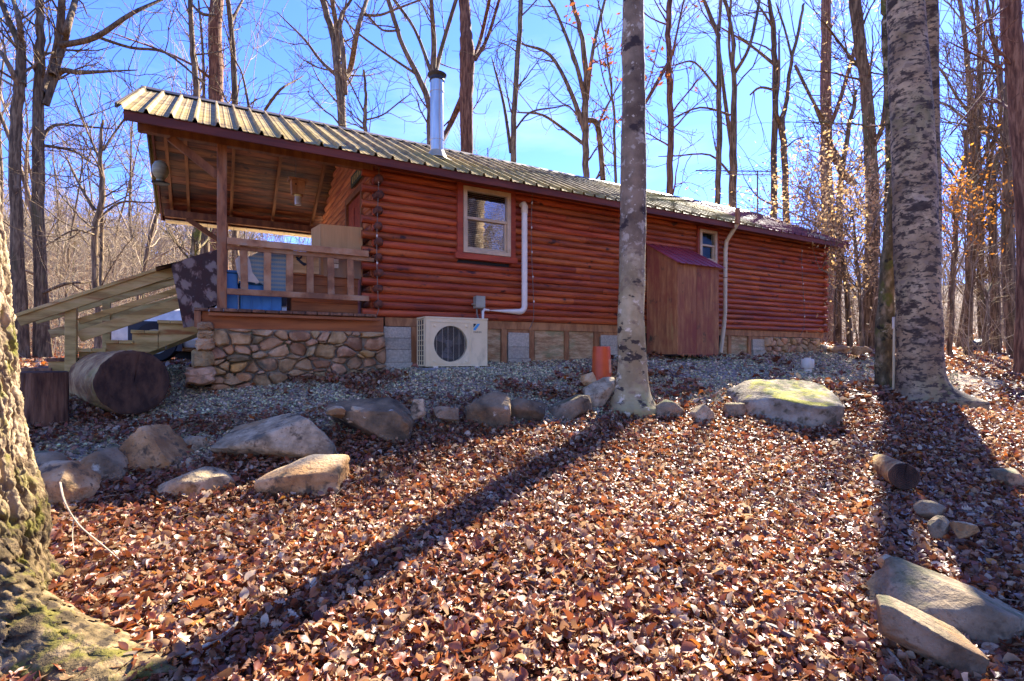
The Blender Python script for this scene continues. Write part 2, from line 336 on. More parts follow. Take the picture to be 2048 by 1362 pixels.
def quilt():
    m=bpy.data.materials.new('woven_blanket'); m.use_nodes=True; t=m.node_tree; l=t.links.new; p=t.nodes['Principled BSDF']; p.inputs['Roughness'].default_value=.9
    tcx=N(t,'ShaderNodeTexCoord'); wv=N(t,'ShaderNodeTexWave',bands_direction='Z'); wv.inputs['Scale'].default_value=6.5; wv.inputs['Distortion'].default_value=0
    w2=N(t,'ShaderNodeTexWave',bands_direction='X'); w2.inputs['Scale'].default_value=12; w2.inputs['Distortion'].default_value=2
    sm=N(t,'ShaderNodeMath',operation='MULTIPLY_ADD'); l(w2.outputs['Fac'],sm.inputs[0]); sm.inputs[1].default_value=.35; l(wv.outputs['Fac'],sm.inputs[2])
    l(tcx.outputs['Object'],wv.inputs['Vector']); l(tcx.outputs['Object'],w2.inputs['Vector'])
    rp=N(t,'ShaderNodeValToRGB'); e=rp.color_ramp.elements; e[0].position=.1; e[0].color=(.36,.36,.26,1); e[1].position=1; e[1].color=(.20,.29,.27,1)
    for ps,c in ((.35,(.42,.38,.22,1)),(.6,(.32,.36,.30,1)),(.8,(.22,.30,.26,1))): x=e.new(ps); x.color=c
    l(sm.outputs[0],rp.inputs[0]); l(rp.outputs[0],p.inputs['Base Color']); return m
M['quilt']=quilt()

# ---------------------------------------------------------------- terrain height
CTRL=[(770,745,6.6),(430,766,5.9),(600,757,6.2),(1016,730,7.4),(1290,714,8.6),(1440,712,9.5),(1640,701,11.4),(900,744,6.25),(700,790,5.6),(1150,772,6.3),(1400,760,7.2),(1600,742,9),
(1265,816,6.0),(740,866,4.95),(990,850,5.3),(1130,836,5.6),(1600,850,5.8),(1600,775,7),(250,828,5.05),(90,838,4.6),(550,912,4.3),(400,985,3.8),(210,980,3.8),(120,1035,3.3),(420,860,4.8),(560,990,3.9),
(1024,950,4.2),(1024,1130,2.75),(1024,1362,2.0),(400,1362,1.95),(1700,1362,2.1),(2048,1300,2.25),(1700,1000,4.0),(2048,1000,4.1),(1400,1000,3.9),(1840,797,6.6),(2060,850,6.4),(2048,750,11),(1900,722,15),(1700,692,16),(2048,708,22),
(300,735,8.8),(100,722,12),(-100,760,7),(1000,715,16),(600,722,16),(1500,708,25),(-100,1150,2.6),(100,716,24),(900,714,26),(2300,900,5)]
cp=np.array([W(*c) for c in CTRL]+[(0,0,.1),(-4,0,.1),(4,0,.1),(0,-6,-.2),(-7,-5,-.2),(8,-5,-.2),(-8,2,.3),(9,2,.3)])
def _U(r): return np.where(r>0,r*r*np.log(r+1e-9),0)
_n=len(cp); K=_U(np.hypot(cp[:,0,None]-cp[None,:,0],cp[:,1,None]-cp[None,:,1]))+np.eye(_n)*.25
Pm=np.concatenate([np.ones((_n,1)),cp[:,:2]],1)
_S=np.linalg.solve(np.block([[K,Pm],[Pm.T,np.zeros((3,3))]]),np.concatenate([cp[:,2],np.zeros(3)]))
def H(x,y,fine=True):
    x=np.atleast_1d(np.asarray(x,float)); y=np.atleast_1d(np.asarray(y,float)); z=np.zeros_like(x)
    xc=np.clip(x,-16,22); yc=np.clip(y,-8,26)
    for i in range(0,len(x),60000):
        a=slice(i,i+60000)
        z[a]=_U(np.hypot(xc[a,None]-cp[None,:,0],yc[a,None]-cp[None,:,1]))@_S[:_n]+_S[_n]+_S[_n+1]*xc[a]+_S[_n+2]*yc[a]
    d=np.hypot(x,y); az=np.arctan2(x,np.maximum(y,.01))
    left=sstep(R(-8),R(-20),az)*sstep(28,85,d)*13
    right=sstep(R(14),R(32),az)*sstep(28,95,d)*9
    base=1.35+.35*sstep(-10,15,x)
    t=sstep(13,26,d); z=z*(1-t)+(base)*t+np.where(y>0,left+right,0)
    if fine: z=z+.035*fbm(np.stack([x*.8,y*.8,x*0],1),3,3)*sstep(1,4,d)
    return z
def h1(x,y): return float(H(x,y)[0])
# ================================================================ ground
def axis(lims):
    out=[]
    for a,b,st in lims: out+=list(np.arange(a,b,st))
    out.append(lims[-1][1]); return np.array(out)
gx=axis([(-1500,-300,300),(-300,-100,25),(-100,-24,4),(-24,-7,.8),(-7,8,.11),(8,26,.7),(26,110,4),(110,310,25),(310,1500,300)])
gy=axis([(-300,-60,60),(-60,-8,6),(-8,1,.6),(1,9,.1),(9,20,.35),(20,34,.8),(34,120,4),(120,300,20),(300,1500,300)])
X,Y=np.meshgrid(gx,gy); gz=H(X.ravel(),Y.ravel())
V=np.stack([X.ravel(),Y.ravel(),gz],1)
cb=wcab(V)
edge=-1.82-.11*cb[:,0]+.25*vnoise(V*[1.3,1.3,0],5)
MASK=lambda P:(lambda c,n: sstep(-.25,.15,c[:,1]-(-1.85-.11*c[:,0])+.35*n)*sstep(11.3,10.3,c[:,0]+n*.5)*sstep(.8,.3,c[:,1]-2.5*(c[:,0]<-.3)-2.5*(c[:,0]>9.75)))(wcab(P),fbm(np.asarray(P)*[1.1,1.1,0],5,3))
gm=MASK(V)
nx=len(gx); i=np.arange(len(gy)-1)[:,None]*nx; j=np.arange(nx-1)[None,:]
Q=np.stack([i+j,i+j+1,i+nx+j+1,i+nx+j],-1).reshape(-1,4)
leafc=np.array([.085,.045,.026]); gravc=np.array([.30,.26,.24])
gc=leafc[None]*(1-gm[:,None])+gravc[None]*gm[:,None]
gme=mesh_np('ground',V,Q,True,gc*4)
M['ground']=mat('leaf_mould',[(.3,(.10,.10,.10)),(.5,(.24,.24,.24)),(.7,(.42,.40,.38))],scale=22,rough=.9,bump=1,bscale=30,attr='col',dist=.03,nrough=.7,layers=[((.16,.07,.03),1.1,.55,.75,(1,1,1))])
gme.materials.append(M['ground']); ground=bpy.data.objects.new('ground',gme); C.objects.link(ground); tag(ground,kind='structure')
XF['ground']=(np.zeros(3),0)

# ================================================================ cabin
LEN=9.72; WID=3.66; ZB=1.99; EZ=3.86; ES=-2.55; EE=LEN+.30; PIT=.518
def rz(y): return EZ+PIT*(y+.35) if y<=1.83 else EZ+PIT*(4.01-y)
cabin=empty('log_cabin',(0,0,1.25),cab=True,label='long red stained log cabin with metal roof and covered porch on a gravel terrace',cat='cabin')
def cp_(name,mb,m,parent=None,**k): return mk(name,mb,m,parent=parent or cabin,cab=True,**k)
# inner shell so nothing shows between the logs
b=MB(); b.box(.03,LEN-.03,.07,.12,ZB-.02,3.98); b.box(.03,.08,.12,WID-.12,ZB-.02,3.98); b.box(LEN-.08,LEN-.03,.12,WID-.12,ZB-.02,3.98); b.box(.03,LEN-.03,WID-.12,WID-.07,ZB-.02,3.98)
b.box(.09,LEN-.09,.13,WID-.13,ZB-.02,ZB)
cp_('inner_wall',b,M['dark'])
NL=20; HC=(3.925-ZB)/NL
win1=(PS(913),PS(1025),PL(913,516)[1],PL(913,361)[1]); win2=(PS(1392),PS(1434),PL(1392,530)[1],PL(1392,452)[1])
prof=[(math.cos(a),math.sin(a)) for a in np.linspace(-1.25,1.25,7)]
def logshape(x0,x1,zc,h=HC,y=0.0,depth=.045,jit=0):
    ys=[y+.075]+[y+.055-(depth+.012)*c for c,s_ in prof]+[y+.075]
    zs=[zc-h/2]+[zc+h/2*.985*s_/prof[-1][1] for c,s_ in prof]+[zc+h/2]
    b=MB(); n=len(ys); segs=max(2,int((x1-x0)/.5)+1); V=[]
    for k in range(segs+1):
        x=x0+(x1-x0)*k/segs
        wob=.004*math.sin(x*3.1+zc*40)
        V+=[(x,yy+wob,zz) for yy,zz in zip(ys,zs)]
    Qs=[]
    for k in range(segs):
        for i in range(n-1): Qs.append((k*n+i,(k+1)*n+i,(k+1)*n+i+1,k*n+i+1))
    Qs.append(tuple(range(n))); Qs.append(tuple(range(segs*n+n-1,segs*n-1,-1)))
    b.add(V,Qs); return b
rj=random.Random(3)
for k in range(NL):
    zc=ZB+HC*(k+.5)
    x0=-.155 if k%2==0 else -.02
    cuts=[x0]; x=x0+rj.uniform(1.5,4.5)
    while x<LEN-1: cuts.append(x); x+=rj.uniform(2.4,4.6)
    cuts.append(LEN+(.06 if k%2 else .0))
    segs=list(zip(cuts[:-1],cuts[1:]))
    for wn in (win1,win2):
        if zc+HC*.3>wn[2] and zc-HC*.3<wn[3]:
            ns=[]
            for a,c in segs:
                if c<=wn[0] or a>=wn[1]: ns.append((a,c))
                else:
                    if a<wn[0]: ns.append((a,wn[0]+.02))
                    if c>wn[1]: ns.append((wn[1]-.02,c))
            segs=ns
    for a,c in segs:
        cp_('log',logshape(a+.0015,c-.0015,zc,y=rj.uniform(-.004,.004)),M['log'],smooth=40)
# log ends of the gable wall at the porch corner and at the far corner
for k in range(NL):
    zc=ZB+HC*(k+.5)
    if k%2:
        for sx in (.03,):
            b=MB(); b.tube_fixed([np.array((sx+rj.uniform(-.008,.008),yy,zc+.0)) for yy in (.03,-.06,-.105,-.125)],[HC*.56,HC*(.5+rj.random()*.12),HC*(.42+rj.random()*.12),HC*.25],7,(0,1,0)); cp_('log_end',b,M['logend'],smooth=45)
    if k%2==0:
        b=MB(); b.tube_fixed([np.array((LEN-.04,yy,zc)) for yy in (.03,-.05,-.07)],[HC*.5,HC*.5,HC*.34],8,(0,1,0)); cp_('log_end',b,M['log'],smooth=45)
# skirting sill under the logs
b=MB(); b.box(.14,LEN-.02,.045,.085,1.875,1.988); cp_('sill_board',b,M['stud'],bevel=.003)
# gable wall on the porch: logs across (stop at the door)
dy0,dy1=.55,1.38
for k in range(30):
    zc=ZB+.02+.0965*(k+.5); 
    if zc>4.85: break
    ylo=.10; yhi=WID-.08
    top=zc+.05
    if top>rz(ylo)-.14:
        ylo=(top+.14-EZ)/PIT-.35; yhi=3.66-ylo
        if ylo>1.7: break
    segs=[(ylo,dy0-.07),(dy1+.07,yhi)] if zc<3.72 else [(ylo,yhi)]
    for a,c in segs:
        if c-a<.05: continue
        V=[]; ps=[(.02,-.048)]+[(-.035*cc,.046*ss/prof[-1][1]) for cc,ss in prof]+[(.02,.048)]
        n=len(ps)
        for yy in (a,c): V+=[(xx,yy,zc+zz) for xx,zz in ps]
        Qs=[(i,i+n,i+n+1,i+1) for i in range(n-1)]+[tuple(range(n)),tuple(range(2*n-1,n-1,-1))]
        b=MB(); b.add(V,Qs); cp_('gable_log',b,M['gplank'],smooth=40)
b=MB(); b.add([(.02,.1,3.9),(.02,WID-.1,3.9),(.02,1.83,rz(1.83)-.16),(.06,.1,3.9),(.06,WID-.1,3.9),(.06,1.83,rz(1.83)-.16)],[(0,1,2),(5,4,3),(0,3,4,1),(1,4,5,2),(2,5,3,0)]); cp_('gable_sheathing',b,M['gplank'])
# door with panels
b=MB(); b.box(-.02,.02,dy0,dy1,2.03,3.70); door=cp_('door',b,M['trim'],bevel=.004)
for (a,c,z0,z1) in ((dy0+.1,dy0+.38,3.05,3.58),(dy1-.38,dy1-.1,3.05,3.58),(dy0+.1,dy0+.38,2.2,2.9),(dy1-.38,dy1-.1,2.2,2.9)):
    b=MB(); b.box(-.032,-.021,a,c,z0,z1); mk('door_panel',b,M['trim'],parent=door,cab=True,bevel=.008)
b=MB(); b.lathe((-.02,dy0+.09,2.85),[(.008,0),(.008,.04),(.028,.045),(.03,.07),(.012,.085)],12,axis=(-1,0,0)); mk('door_knob',b,M['chrome'],parent=door,cab=True,smooth=40)
for a,c,z0,z1 in ((dy0-.07,dy0,2.03,3.78),(dy1,dy1+.07,2.03,3.78),(dy0,dy1,3.70,3.78)):
    b=MB(); b.box(-.055,.02,a,c,z0,z1); cp_('door_casing',b,M['rafter'],bevel=.003)
# ---------------- windows
def window(px0,px1,py0,py1,sashes,trimw,gm='glass',name='window',tx=None,frame_m='tan',glass=True,blind=False,yy=-.035):
    s0,z1=PL(px0,py0); s1=PS(px1); z0=PL(px0,py1)[1]
    t=trimw; fr=MB(); w_=.055 if sashes>1 else .04
    fr.box(s0,s1,-.045,.05,z0,z0+w_); fr.box(s0,s1,-.045,.05,z1-w_,z1); fr.box(s0,s0+w_,-.045,.05,z0+w_,z1-w_); fr.box(s1-w_,s1,-.045,.05,z0+w_,z1-w_)
    f=cp_('window',fr,M[frame_m],bevel=.004)
    for k,(a,c,u,v) in enumerate(((s0-t,s1+t,z1+.004,z1+t),(s0-t,s1+t,z0-t,z0-.004),(s0-t,s0-.003,z0-.004,z1+.004),(s1+.003,s1+t,z0-.004,z1+.004))):
        m=MB(); m.box(a-(.03 if k==1 else 0),c+(.03 if k==1 else 0),-.032-(.004 if k<2 else 0),.06,u,v); cp_('window_casing',m,M['trim'],bevel=.003)
    zm=z0+(z1-z0)*.53
    q=MB(); q.box(s0+w_,s1-w_,-.028,.04,zm-.018,zm+.018); mk('meeting_rail',q,M[frame_m],parent=f,cab=True,bevel=.003)
    lo=.03
    q=MB(); a,c,u,v=s0+w_,s1-w_,z0+w_,zm-.018
    q.box(a,c,-.012,.03,u,u+lo); q.box(a,a+lo*.7,-.012,.03,u+lo,v); q.box(c-lo,c,-.012,.03,u+lo,v); mk('lower_sash',q,M[frame_m],parent=f,cab=True,bevel=.003)
    for (u2,v2,y) in ((z0+w_,zm,0.012),(zm,z1-w_,-.004)):
        g=MB(); g.box(s0+w_,s1-w_,y,y+.004,u2,v2); mk('pane',g,M[gm],parent=f,cab=True)
    if blind:
        g=MB(); z=z0+w_+.02
        while z<z1-w_: g.box(s0+w_,s1-w_,.052,.066,z,z+.0045); z+=.026
        mk('blind_slats',g,M['cream'],parent=f,cab=True,kind='stuff')
    return f
window(925,1019,372,508-3,2,.085,blind=True)
window(1397,1431,458,524,2,.05,gm='glassdim')
# ---------------- roof
def roofy(y): return rz(y)
PW=.812; x=ES; npan=int(math.ceil((EE-ES)/PW))
def panel(x0,x1,ya,yb,near,nm,m):
    ps=[]; xx=x0
    while xx<x1-.001:
        # one 0.203 pitch: high rib, two low ribs
        for dx,h in ((0,0),(.010,.020),(.016,.042),(.034,.042),(.050,.0),(.088,0),(.094,.005),(.106,.005),(.112,0),(.146,0),(.152,.005),(.164,.005),(.170,0)):
            if xx+dx<x1-.0005: ps.append((xx+dx,h))
        xx+=.203
    ps.append((x1,0)); n=len(ps); V=[]
    for off in (0,-.006):
        for y in (ya,yb):
            for px_,h in ps: V.append((px_,y,roofy(y)+h+off+ (0 if y not in (1.83,) else 0)))
    Qs=[]
    for i in range(n-1):
        Qs.append((i,i+1,n+i+1,n+i)); Qs.append((2*n+i,3*n+i,3*n+i+1,2*n+i+1))
        Qs.append((i,2*n+i,2*n+i+1,i+1))
    b=MB(); b.add(V,Qs); cp_(nm,b,m)
for k in range(npan):
    x0=ES+PW*k; x1=min(x0+PW,EE)
    red = x0>7.0
    panel(x0,x1,-.37,1.82,True,'roof_panel',M['redroof'] if red else M['metalroof'])
    V0=len(bpy.data.objects)
    ps=MB()
    panel(x0,x1,1.84,4.03,False,'roof_panel',M['metalroof'])
b=MB(); b.prismx([(1.70,rz(1.70)+.030),(1.83,rz(1.83)+.045),(1.96,rz(1.96)+.030),(1.96,rz(1.96)+.022),(1.83,rz(1.83)+.036),(1.70,rz(1.70)+.022)],ES-.01,EE+.01); cp_('ridge_cap',b,M['ridge'])
# decking under the metal over the cabin, eave boards
b=MB(); b.prismx([(-.33,rz(-.33)-.012),(1.825,rz(1.83)-.012),(1.825,rz(1.83)-.035),(-.33,rz(-.33)-.035)],.05,EE-.03); cp_('roof_deck_near',b,M['fascia'])
b=MB(); b.prismx([(1.835,rz(1.83)-.012),(3.99,rz(3.99)-.012),(3.99,rz(3.99)-.035),(1.835,rz(1.83)-.035)],.05,EE-.03); cp_('roof_deck_far',b,M['fascia'])
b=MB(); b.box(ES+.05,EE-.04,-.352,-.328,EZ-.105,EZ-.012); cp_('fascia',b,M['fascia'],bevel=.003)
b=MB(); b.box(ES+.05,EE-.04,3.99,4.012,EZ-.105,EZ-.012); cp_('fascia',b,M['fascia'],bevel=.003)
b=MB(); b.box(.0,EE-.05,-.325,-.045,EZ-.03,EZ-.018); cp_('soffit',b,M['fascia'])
# ridge beam, rakes
for sgn in (0,1):
    ya,yb=(-.33,1.83) if not sgn else (1.83,3.99)
    b=MB(); b.prismx([(ya,rz(ya)-.012),(yb,rz(yb)-.012),(yb,rz(yb)-.12),(ya,rz(ya)-.12)],ES+.045,ES+.07); cp_('rake_board',b,M['fascia'])
    b=MB(); b.prismx([(ya-.03,rz(ya)+.03),(yb,rz(yb)+.03),(yb,rz(yb)-.02),(ya-.03,rz(ya)-.02)],ES-.02,ES+.0); cp_('rake_trim',b,M['ridge'])
# porch rafters (both slopes) and ceiling boards
for s0 in (-2.36,-2.12,-1.50,-.85,-.19):
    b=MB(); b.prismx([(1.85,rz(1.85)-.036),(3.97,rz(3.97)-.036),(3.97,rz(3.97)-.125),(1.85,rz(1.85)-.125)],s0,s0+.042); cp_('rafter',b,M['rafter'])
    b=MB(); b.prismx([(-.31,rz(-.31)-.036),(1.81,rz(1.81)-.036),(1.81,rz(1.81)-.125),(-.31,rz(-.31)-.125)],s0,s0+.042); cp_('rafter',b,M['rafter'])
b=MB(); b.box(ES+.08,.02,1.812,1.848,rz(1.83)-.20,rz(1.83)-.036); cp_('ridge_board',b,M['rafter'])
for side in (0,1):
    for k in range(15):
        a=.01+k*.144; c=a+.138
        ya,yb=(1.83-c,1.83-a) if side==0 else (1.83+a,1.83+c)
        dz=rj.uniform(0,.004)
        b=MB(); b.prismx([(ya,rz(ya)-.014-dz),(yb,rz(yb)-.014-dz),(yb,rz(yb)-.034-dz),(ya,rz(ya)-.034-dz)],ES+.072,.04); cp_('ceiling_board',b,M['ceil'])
# far soffit of cream panels
for k in range(13):
    a=ES+.12+k*.2
    if a>-.1: break
    b=MB(); b.box(a,a+.194,3.74,3.985,3.715,3.727); b.box(a+.197,a+.2,3.74,3.985,3.712,3.715); cp_('soffit_panel',b,M['cream'])
# beams, posts, braces
b=MB(); b.box(ES+.12,-.02,.0,.085,3.80,3.925); cp_('porch_beam',b,M['rafter'],bevel=.005)
b=MB(); b.box(ES+.12,-.02,3.60,3.69,3.745,3.86); cp_('porch_beam',b,M['rafter'],bevel=.005)
ps0=PS(434); ps1=ps0+.095
for y0,lb,sx in ((0.0,None,0),(3.58,None,.10)):
    b=MB(); b.box(ps0+sx,ps1+sx,y0-.003,y0+.09,2.012,3.80 if y0<1 else 3.745); cp_('porch_post',b,M['beam'],bevel=.006)
b=MB(); b.bar((ps0-.43,.04,3.79),(ps0+.01,.04,3.46),.05,.08); cp_('knee_brace',b,M['rafter'],bevel=.003)
b=MB(); b.bar((ps0+.1-.5,3.63,3.75),(ps0+.11,3.63,3.40),.05,.08); cp_('knee_brace',b,M['rafter'],bevel=.003)
# deck
for k in range(14):
    s0=-1.93+k*.1375
    b=MB(); o=rj.uniform(-.02,.012); b.box(s0,s0+.131,-.085+o,WID+.05,1.975,2.010+rj.uniform(-.003,.002)); cp_('deck_board',b,M['deck'],bevel=.004)
b=MB(); b.box(-1.80,.03,-.125,-.07,1.925,1.955); cp_('edge_strip',b,M['joist'],bevel=.003)
b=MB(); b.box(-1.86,.10,-.02,.02,1.79,1.973); cp_('rim_joist',b,M['joist'])
b=MB(); b.box(-1.93,-1.87,-.07,-.02,1.80,1.97); cp_('joist_end',b,M['beam'])
for y in (.9,1.8,2.7,3.6):
    b=MB(); b.box(-1.86,.0,y,y+.04,1.79,1.973); cp_('floor_joist',b,M['joist'])
b=MB(); b.box(-1.90,-1.862,.02,3.6,1.79,1.973); cp_('rim_joist',b,M['joist'])
# railing
b=MB(); s,zt=PL(446,476,-.02); zb=PL(446,488,-.02)[1]
b.box(ps1,PS(737,-.06),-.075,-.03,zb-.005,zt+.005); rail=cp_('porch_railing',b,M['rail'],bevel=.004)
s,z2=PL(450,577,-.02); z3=PL(450,589,-.02)[1]
b=MB(); b.box(ps1,PS(738,-.06),-.07,-.025,z3,z2); mk('bottom_rail',b,M['rail'],parent=rail,cab=True,bevel=.004)
b=MB(); b.box(ps1,-.02,-.027,.012,zb-.05,zb-.006); mk('under_rail',b,M['rail'],parent=rail,cab=True)
for px_ in (489,535,579,621,663,702):
    s=PS(px_,-.02); t=rj.uniform(-.012,.012)
    b=MB(); b.bar((s,-.004,z2-.02),(s+t,-.004,zb),.036,.075,up=(1,0,0)); mk('baluster',b,M['rail'],parent=rail,cab=True,bevel=.004)
# chimney pipe
cs=PS(874,.62); zr=rz(.62); ct=ZC+(HZ-150)/F*(AY+SU*cs+CU*.62)
b=MB(); b.lathe((cs,.62,zr-.1),[(.098,0),(.098,.34),(.104,.342),(.104,.36),(.098,.362),(.098,1.0),(.098,ct-zr-.16),(.104,ct-zr-.158),(.104,ct-zr-.14),(.098,ct-zr-.138),(.098,ct-zr+.02)],28); ch=cp_('chimney_pipe',b,M['chrome'],smooth=40)
b=MB(); b.lathe((cs,.62,ct-.09),[(.112,0),(.106,.01),(.106,.05),(.135,.075),(.14,.09),(.10,.10),(.08,.10)],24); mk('cap',b,M['rustcap'],parent=ch,cab=True,smooth=40)
b=MB(); b.prismx([(.45,rz(.45)+.028),(.80,rz(.80)+.028),(.80,rz(.80)+.022),(.45,rz(.45)+.022)],cs-.15,cs+.17); b.lathe((cs,.62,zr-.02),[(.15,0),(.105,.11),(.1,.11)],20); mk('flashing',b,M['greybox'],parent=ch,cab=True,smooth=30)
# skirting under the wall
def skp(name,pa,pb,pt,pbm,m,y0=.05,y1=.09,jit=0,z0=None):
    s0=PS(pa,y0); s1=PS(pb,y0); zt=ZC-(pt-HZ)/F*(AY+SU*s0+CU*y0) if pt else 1.873
    g=[h1(*cabw((s_,y0,0))[0][:2]) for s_ in (s0,s1)]
    b=MB(); b.box(s0,s1,y0,y1,min(g)-.06 if z0 is None else z0,zt); return cp_(name,b,M[m],bevel=.003)
for a,c in ((975,1003),(1069,1130),(1138,1189),(1445,1458),(1462,1498)): skp('skirting_panel',a+.5,c-.5,None,0,'osb',.075,.09)
for a,c in ((820,834),(1003,1014),(1059,1069),(1130,1138),(1189,1199),(1236,1243),(1457,1463),(1497,1503)): skp('stud',a,c,None,0,'stud',.04,.074)
for a,c in ((1014,1060),(1199,1237),(1503,1531)): skp('header_board',a,c,None,0,'stud',.055,.074,z0=1.80)
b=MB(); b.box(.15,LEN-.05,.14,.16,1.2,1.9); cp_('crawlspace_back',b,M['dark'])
def blocks(pa,pb,pys,y=.0):
    s0,s1=PS(pa,y),PS(pb,y)
    for k,(u,v) in enumerate(zip(pys[:-1],pys[1:])):
        d=AY+SU*s0+CU*y; z1=ZC-(u-HZ)/F*d; z0=ZC-(v-HZ)/F*d
        e=.012 if k==len(pys)-2 else 0
        b=MB(); b.box(s0-e,s1+e+rj.uniform(-.004,.004),y-.01-e*2,y+.19,z0+.003,z1); cp_('concrete_block',b,M['block'],bevel=.005)
blocks(767,822,(653,676,699,725,745),.03); blocks(1016,1058,(665,694,717,742),.06); blocks(1201,1236,(670,692,710,728),.06); blocks(1505,1530,(678,694,700,712),.06)

# ================================================================ stone foundations
def vor_cells(pts,box,seed=0,ax=1.5):
    rw=np.random.default_rng(seed); dm=math.sqrt((box[1]-box[0])*(box[3]-box[2])/len(pts)); wt=rw.uniform(-.3,.38,len(pts))*dm*dm
    pts=[(p[0]/ax,p[1]) for p in pts]; box=(box[0]/ax,box[1]/ax,box[2],box[3]); cells=[]
    for i,p in enumerate(pts):
        poly=[(box[0],box[2]),(box[1],box[2]),(box[1],box[3]),(box[0],box[3])]
        for j,q in enumerate(pts):
            if i==j: continue
            nx_,ny_=q[0]-p[0],q[1]-p[1]; tt=.5+(wt[i]-wt[j])/(2*(nx_*nx_+ny_*ny_)); mx,my=p[0]+nx_*tt,p[1]+ny_*tt
            if abs(nx_)>.8 or abs(ny_)>.8: continue
            out=[]
            for k in range(len(poly)):
                a,c=poly[k],poly[(k+1)%len(poly)]
                da=(a[0]-mx)*nx_+(a[1]-my)*ny_; dc=(c[0]-mx)*nx_+(c[1]-my)*ny_
                if da<=0: out.append(a)
                if da*dc<0: t=da/(da-dc); out.append((a[0]+(c[0]-a[0])*t,a[1]+(c[1]-a[1])*t))
            poly=out
            if len(poly)<3: break
        cells.append([(x_*ax,z_) for x_,z_ in poly])
    return cells
def stone_from(poly,y,depth,shrink,seed,rnd=.22):
    P=np.array(poly); c=P.mean(0)
    P=c+(P-c)*shrink
    Q2=[]
    for k in range(len(P)):                       # cut the corners
        a,b_=P[k],P[(k+1)%len(P)]
        if np.linalg.norm(a-b_)<1e-4: continue
        Q2+= [a+(b_-a)*rnd,a+(b_-a)*.5,a+(b_-a)*(1-rnd)]
    P=np.array(Q2)
    rs=np.random.default_rng(seed); n=len(P); c=P.mean(0)
    P=c+(P-c)*(1+rs.uniform(-.12,.07,(n,1)))
    tilt=rs.uniform(-.22,.22,2); sz=np.ptp(P,axis=0).max()
    V=[];rings=((1.0,.06),(1.0,-.25*depth),(.93,-.72*depth),(.74,-.97*depth),(.4,-1.02*depth))
    for sc_,yy in rings:
        for p in P:
            q=c+(p-c)*sc_; yo=yy+ (0 if yy>0 else (tilt[0]*(q[0]-c[0])+tilt[1]*(q[1]-c[1]))*(1 if yy<-.3*depth else .3))
            V.append((q[0],y+yo+ (0 if yy>0 else rs.uniform(-.05,.05)*depth),q[1]))
    V.append((c[0],y-depth*1.0,c[1]))
    Fq=[]
    for r_ in range(len(rings)-1):
        for k in range(n): Fq.append((r_*n+k,(r_+1)*n+k,(r_+1)*n+(k+1)%n,r_*n+(k+1)%n))
    L_=len(rings)-1
    for k in range(n): Fq.append((L_*n+k,len(V)-1,L_*n+(k+1)%n))
    b=MB(); b.add(V,Fq); return b
def rel_points(n,box,asp,seed,fixed=()):
    rs=np.random.default_rng(seed); pts=list(fixed); tries=0; dmin=math.sqrt((box[1]-box[0])*(box[3]-box[2])/n)*.66
    while len(pts)<n and tries<20000:
        tries+=1; p=(rs.uniform(box[0],box[1]),rs.uniform(box[2],box[3]))
        dm=dmin*rs.choice([.7,.85,1.1])
        if all(math.hypot((p[0]-q[0])/asp,(p[1]-q[1])*asp)>dm for q in pts): pts.append(p)
    return pts
fnd=empty('stone_foundation',(-.7,.1,1.15),cab=True,label='rubble stone foundation wall in mortar under the porch',cat='stone wall')
def swall(root,s0,s1,zb0,zb1,zt,y,n,asp,seed,depth,th=.35):
    b=MB(); b.add([(s0,y,zb0),(s1,y,zb1),(s1,y,zt),(s0,y,zt),(s0,y+th,zb0),(s1,y+th,zb1),(s1,y+th,zt),(s0,y+th,zt)],[(0,1,2,3),(7,6,5,4),(0,4,5,1),(3,2,6,7),(0,3,7,4),(1,5,6,2)])
    mk('mortar',b,M['mortar'],parent=root,cab=True)
    box=(s0-.02,s1+.02,min(zb0,zb1),zt+.0)
    for k,poly in enumerate(vor_cells(rel_points(n,box,asp,seed),box,seed)):
        if len(poly)<3: continue
        cz=np.mean([p[1] for p in poly]); cx=np.mean([p[0] for p in poly])
        zb=zb0+(zb1-zb0)*(cx-s0)/(s1-s0)
        if max(p[1] for p in poly)<zb+.02: continue
        rr=random.Random(seed*100+k)
        mk('stone',stone_from(poly,y+.005,depth*rr.uniform(.5,1.35),rr.uniform(.90,1.0),k+seed),M['stone'],parent=root,cab=True,smooth=32)
swall(fnd,PS(424),PS(768),1.12,1.22,1.795,-.02,80,1.22,11,.085)
# corner stack of big squared stones
for (x0,x1,y0,y1,dd) in ((393,426,643,661,0),(396,428,660,677,0),(391,430,674,701,0),(382,428,700,736,-.02),(371,430,733,770,-.05)):
    s0,zt=PL(x0,y0,-.1); s1=PS(x1,-.1); zb=PL(x0,y1,-.1)[1]
    poly=[(s0,zb),((s0+s1)/2,zb-.01),(s1,zb),(s1+.01,(zb+zt)/2),(s1,zt),((s0+s1)/2,zt+.008),(s0+.01,zt),(s0-.01,(zb+zt)/2)]
    b=stone_from(poly,.0+dd,.16,1.0,int(x0+y0),.2); A_=b.v[0]; A_[:,1]=np.where(A_[:,1]>dd,.22,A_[:,1]); mk('squared_stone',b,M['stone'],parent=fnd,cab=True,smooth=32)
fn2=empty('stone_foundation',(9.0,.1,1.55),cab=True,label='low dry stone wall under the far right corner of the cabin',cat='stone wall')
swall(fn2,PS(1532,.03),PS(1640,.03),1.50,1.56,1.865,.05,44,1.3,23,.06)

